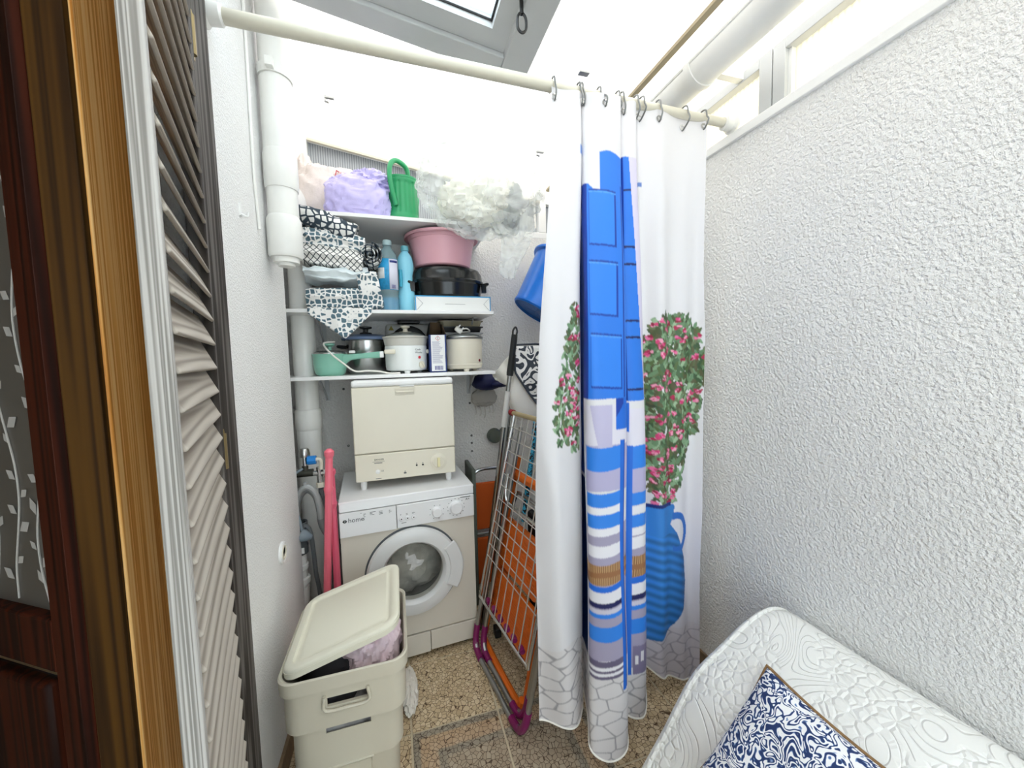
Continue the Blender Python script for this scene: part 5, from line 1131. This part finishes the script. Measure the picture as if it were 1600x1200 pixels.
one('wall_fitting', 'round black fitting on the rear wall behind the poles', 'fitting', MB().lathe([(.05, 0), (.05, .03), (.04, .045), (.02, .05), (0, .05)], 24, T(.62, YB, .97) @ R(PI/2, 'X')).lathe([(.05, 0), (.05, .03), (.04, .045), (.02, .05), (0, .05)], 24, T(.70, YB, .975) @ R(PI/2, 'X')), M_greygreen)
for k, (x_, z_, lab) in enumerate(((-.31, 1.33, 'dark wall plug hole just under the shelf left of the dishwasher'), (-.30, .98, 'dark wall plug hole level with the dishwasher panel'), (.46, 1.20, 'dark wall plug hole right below the shelf bracket'), (.465, .98, 'dark wall plug hole, second below the shelf bracket'), (.465, .93, 'dark wall plug hole, third below the shelf bracket'), (.465, .875, 'dark wall plug hole, lowest in the row right of the dishwasher'))):
    one('wall_plug', lab, 'wall plug', MB().lathe([(.007, 0), (.007, .002), (.004, .002), (.003, -.008), (0, -.008)], 10, T(x_, YB, z_) @ R(PI/2, 'X')), M_printblk, 'plugs in the rear wall')
# ------------------------------------------------------------------ bags and bucket on the right of the shelves
t = thing('tote_bag', 'white cloth bag with charcoal scroll print hanging above the airer', 'bag', (.69, 1.98, 1.16))
def ftote(u, v):
    a = 2*PI*u; e = .6; ca, sa = math.cos(a), math.sin(a); b = max(0, 1-((v-.38)/.62)**2 if v > .38 else 1-((.38-v)/.38)**2*.9)
    x = .715+.145*math.copysign(abs(ca)**e, ca)*(.35+.65*b**.5); y = 1.985+.05*math.copysign(abs(sa)**e, sa)*b**.5; z = 1.155+.39*v+.05*(x-.6)*(-1 if v < .4 else 0)
    k = noise.noise(Vector((x*9, y*9, z*7))); return Vector((x+.012*k, y+.015*k, z))
obj('bag_body', MB().grid(ftote, 56, 30, cu=True), M_whitecloth, t)
def fpr(u, v):
    zz_ = 1.555-.315*v; half = .125*(1-max(0, (v-.42)/.58)**1.1)+.004; x = .705+.02+(u*2-1)*half
    k = noise.noise(Vector((x*9, 1.93*9, zz_*7))); return Vector((x, 1.925-.012*math.sin(PI*u)*math.sin(PI*min(v*1.2, 1))+.012*k, zz_))
obj('printed_flap', MB().grid(fpr, 24, 24), M_scroll, t, solid=.003, fix=False)
obj('flap_border', MB().tube([fpr(0, v_/20) for v_ in range(21)]+[fpr(1, 1-v_/20) for v_ in range(21)], .006, 6), mat('charcoal_edge', '#3c424b', .8), t)
#obj('strap', MB().tube(smooth_path([(.60, 1.98, 1.54), (.58, 2.0, 1.50), (.585, 2.0, 1.42)], 4), .012, 8), mat('charcoal_edge'), t)
obj('top_seam', MB().tube([(.60, 1.955, 1.562), (.72, 1.94, 1.566), (.85, 1.95, 1.556)], .006, 6), mat('charcoal_edge'), t)
t2 = one('hanging_sheet', 'folded off-white sheet hanging left of the scroll-print bag', 'sheet', MB().grid(lambda u, v: Vector((.575+.13*u-.02*v, 2.25-.04*u+.015*math.sin(u*9+v*3), 1.345+.20*v*(.25+.75*u)+.04*(1-u)*(1-v)*.5-.06*u*(1-v))), 20, 20), M_whitecloth, solid=.008, fix=False)
t = thing('navy_hat', 'navy cap hanging under the shelf end', 'cap', (.56, 2.38, 1.29))
obj('crown', blob((.555, 2.40, 1.345), (.095, .07, .05), 19, .08, 2, 36, 24, .9), M_navy, t)
obj('brim', blob((.62, 2.35, 1.33), (.06, .05, .02), 20, .06, 2, 28, 16, 1), M_navy, t)
t = thing('fringed_cloth', 'small grey crocheted cloth with dangling fringe on the rear wall', 'cloth', (.545, 2.47, 1.14))
obj('cloth', blob((.545, 2.46, 1.24), (.075, .03, .055), 22, .2, 3, 36, 24, .9), mat('grey_crochet', '#b4b1ab', .9, bump=(160, .6, .003)), t)
for k, (x_, L_) in enumerate(((.485, .06), (.515, .07), (.545, .085), (.575, .05), (.60, .055))): obj('fringe', MB().tube(smooth_path([(x_, 2.455, 1.21), (x_+.006, 2.45, 1.17-L_*.4), (x_-.003, 2.45, 1.19-L_)], 4), .004, 6), mat('fringe_cotton', '#d6d3cc', .9), t)
t = thing('bucket', 'bright blue plastic bucket hanging tilted beside the curtain', 'bucket', (.86, 2.26, 1.7))
bc_ = Vector((.835, 2.24, 1.775)); bax = Vector((.55, -.03, .83)).normalized(); q_ = bax.to_track_quat('Z', 'Y').to_matrix().to_4x4(); bm_ = Matrix.Translation(bc_) @ q_
obj('shell', MB().lathe([(.140, -.012), (.150, -.004), (.150, .012), (.147, .018), (.188, .33), (.182, .33), (.142, .01)], 48, bm_, cap=False), M_blue, t)
obj('base', MB().lathe([(0, .004), (.135, .004), (.142, -.010)], 40, bm_, cap=False), M_bucketin, t, solid=.003)
obj('rim', MB().lathe([(.186, .318), (.203, .322), (.206, .332), (.200, .342), (.182, .340)], 48, bm_, cap=False), M_blue, t)
hpts = [bm_ @ Vector((.198*math.cos(a), .198*math.sin(a)*.3, .33+.17*math.sin(a))) for a in np.linspace(0, PI, 16)]
obj('bail', MB().tube(hpts, .0045, 8), M_steel, t)
top_ = max(hpts, key=lambda p: p.z)
one('ceiling_cord', 'white cord holding the blue bucket from the gutter bracket', 'cord', MB().tube(smooth_path([top_, top_+Vector((-.02, .0, .12)), (1.14, 2.2, 2.485)], 4), .003, 6), M_cable)
one('blind_cord', 'white hanging cord in front of the rear window right side', 'cord', MB().tube(smooth_path([(.92, 2.46, 2.58), (.925, 2.46, 2.45), (.928, 2.46, 2.35)], 4), .006, 8), M_cable)

# ------------------------------------------------------------------ sofa with quilt, cushion
t = thing('sofa', 'low sofa covered with a white quilted throw along the right wall', 'sofa', (1.0, .2, 0))
PF = [(1.318, .0), (1.318, .50), (1.295, .575), (1.235, .612), (1.17, .612), (1.10, .588), (1.00, .535), (.92, .49), (.87, .445), (.82, .375), (.77, .30), (.72, .235), (.675, .175), (.645, .12), (.63, .06), (.625, .0)]
PFs = [(p.x, p.y) for p in smooth_path([(a, b, 0) for a, b in PF], 5)]
def fq(u, v):
    n = len(PFs)-1; f_ = u*n; i = min(int(f_), n-1); q = f_-i; x = PFs[i][0]*(1-q)+PFs[i+1][0]*q; z = PFs[i][1]*(1-q)+PFs[i+1][1]*q
    y = -.95+1.935*v
    e = max(0, (v-.965)/.035); cx_, cz_ = 1.05, .25
    sc = 1-.055*e*e; x = cx_+(x-cx_)*sc if x < 1.3 else x; z = z*(1-.05*e*e) if z > .02 else z
    
    k = noise.noise(Vector((x*4, y*4, z*4)))*.006*(1 if 0.02 < z else 0)
    return Vector((min(x-k, 1.32), y, max(z+k, 0)))
th = MB().grid(fq, 150, 190); n = len(th.v); th.f.append(tuple(range(n-150, n))); th.f.append(tuple(range(150))[::-1])
obj('quilted_throw', th, M_quilt, t, angle=60)
bd = MB().tube([fq(u_/100, .985)+Vector((0, .004, 0)) for u_ in range(12, 88)], .008, 8); obj('throw_binding', bd, M_quilt, t)
for x_, y_ in ((.62, .9), (1.25, .9), (.62, -1.15), (1.25, -1.15)): pass
t = thing('throw_cushion', 'square navy and white patterned cushion with brown piping on the sofa', 'cushion', (.87, .60, .36))
ez = Vector((.205, 0, .20)).normalized(); ey = Vector((0, 1, 0)); en = Vector((-ez.z, 0, ez.x)); cc_ = Vector((.865, .61, .428)); H_ = .205
def fc(sg):
    def f(u, v):
        a = 2*u-1; b = 2*v-1; pin = 1-.07*(1-a*a)*(b*b)*1.0; pinb = 1-.07*(1-b*b)*(a*a)
        th_ = .062*(max(0, 1-a**4)*max(0, 1-b**4))**.5
        p = cc_+ey*(a*H_*pinb)+ez*(b*H_*pin)+en*(sg*th_)
        k = noise.noise(p*14)*.003*(1 if abs(a) < .97 and abs(b) < .97 else 0); return p+en*sg*k
    return f
obj('front_cover', MB().grid(fc(1), 40, 40), M_cushion, t); obj('rear_cover', MB().grid(fc(-1), 40, 40), M_cushion, t)
edge = [fc(1)(i/30, 1) for i in range(30)]+[fc(1)(1, 1-i/30) for i in range(30)]+[fc(1)(1-i/30, 0) for i in range(30)]+[fc(1)(0, i/30) for i in range(30)]
obj('piping', MB().tube(edge, .0055, 8, True), mat('brown_piping', '#8a6a45', .8), t)
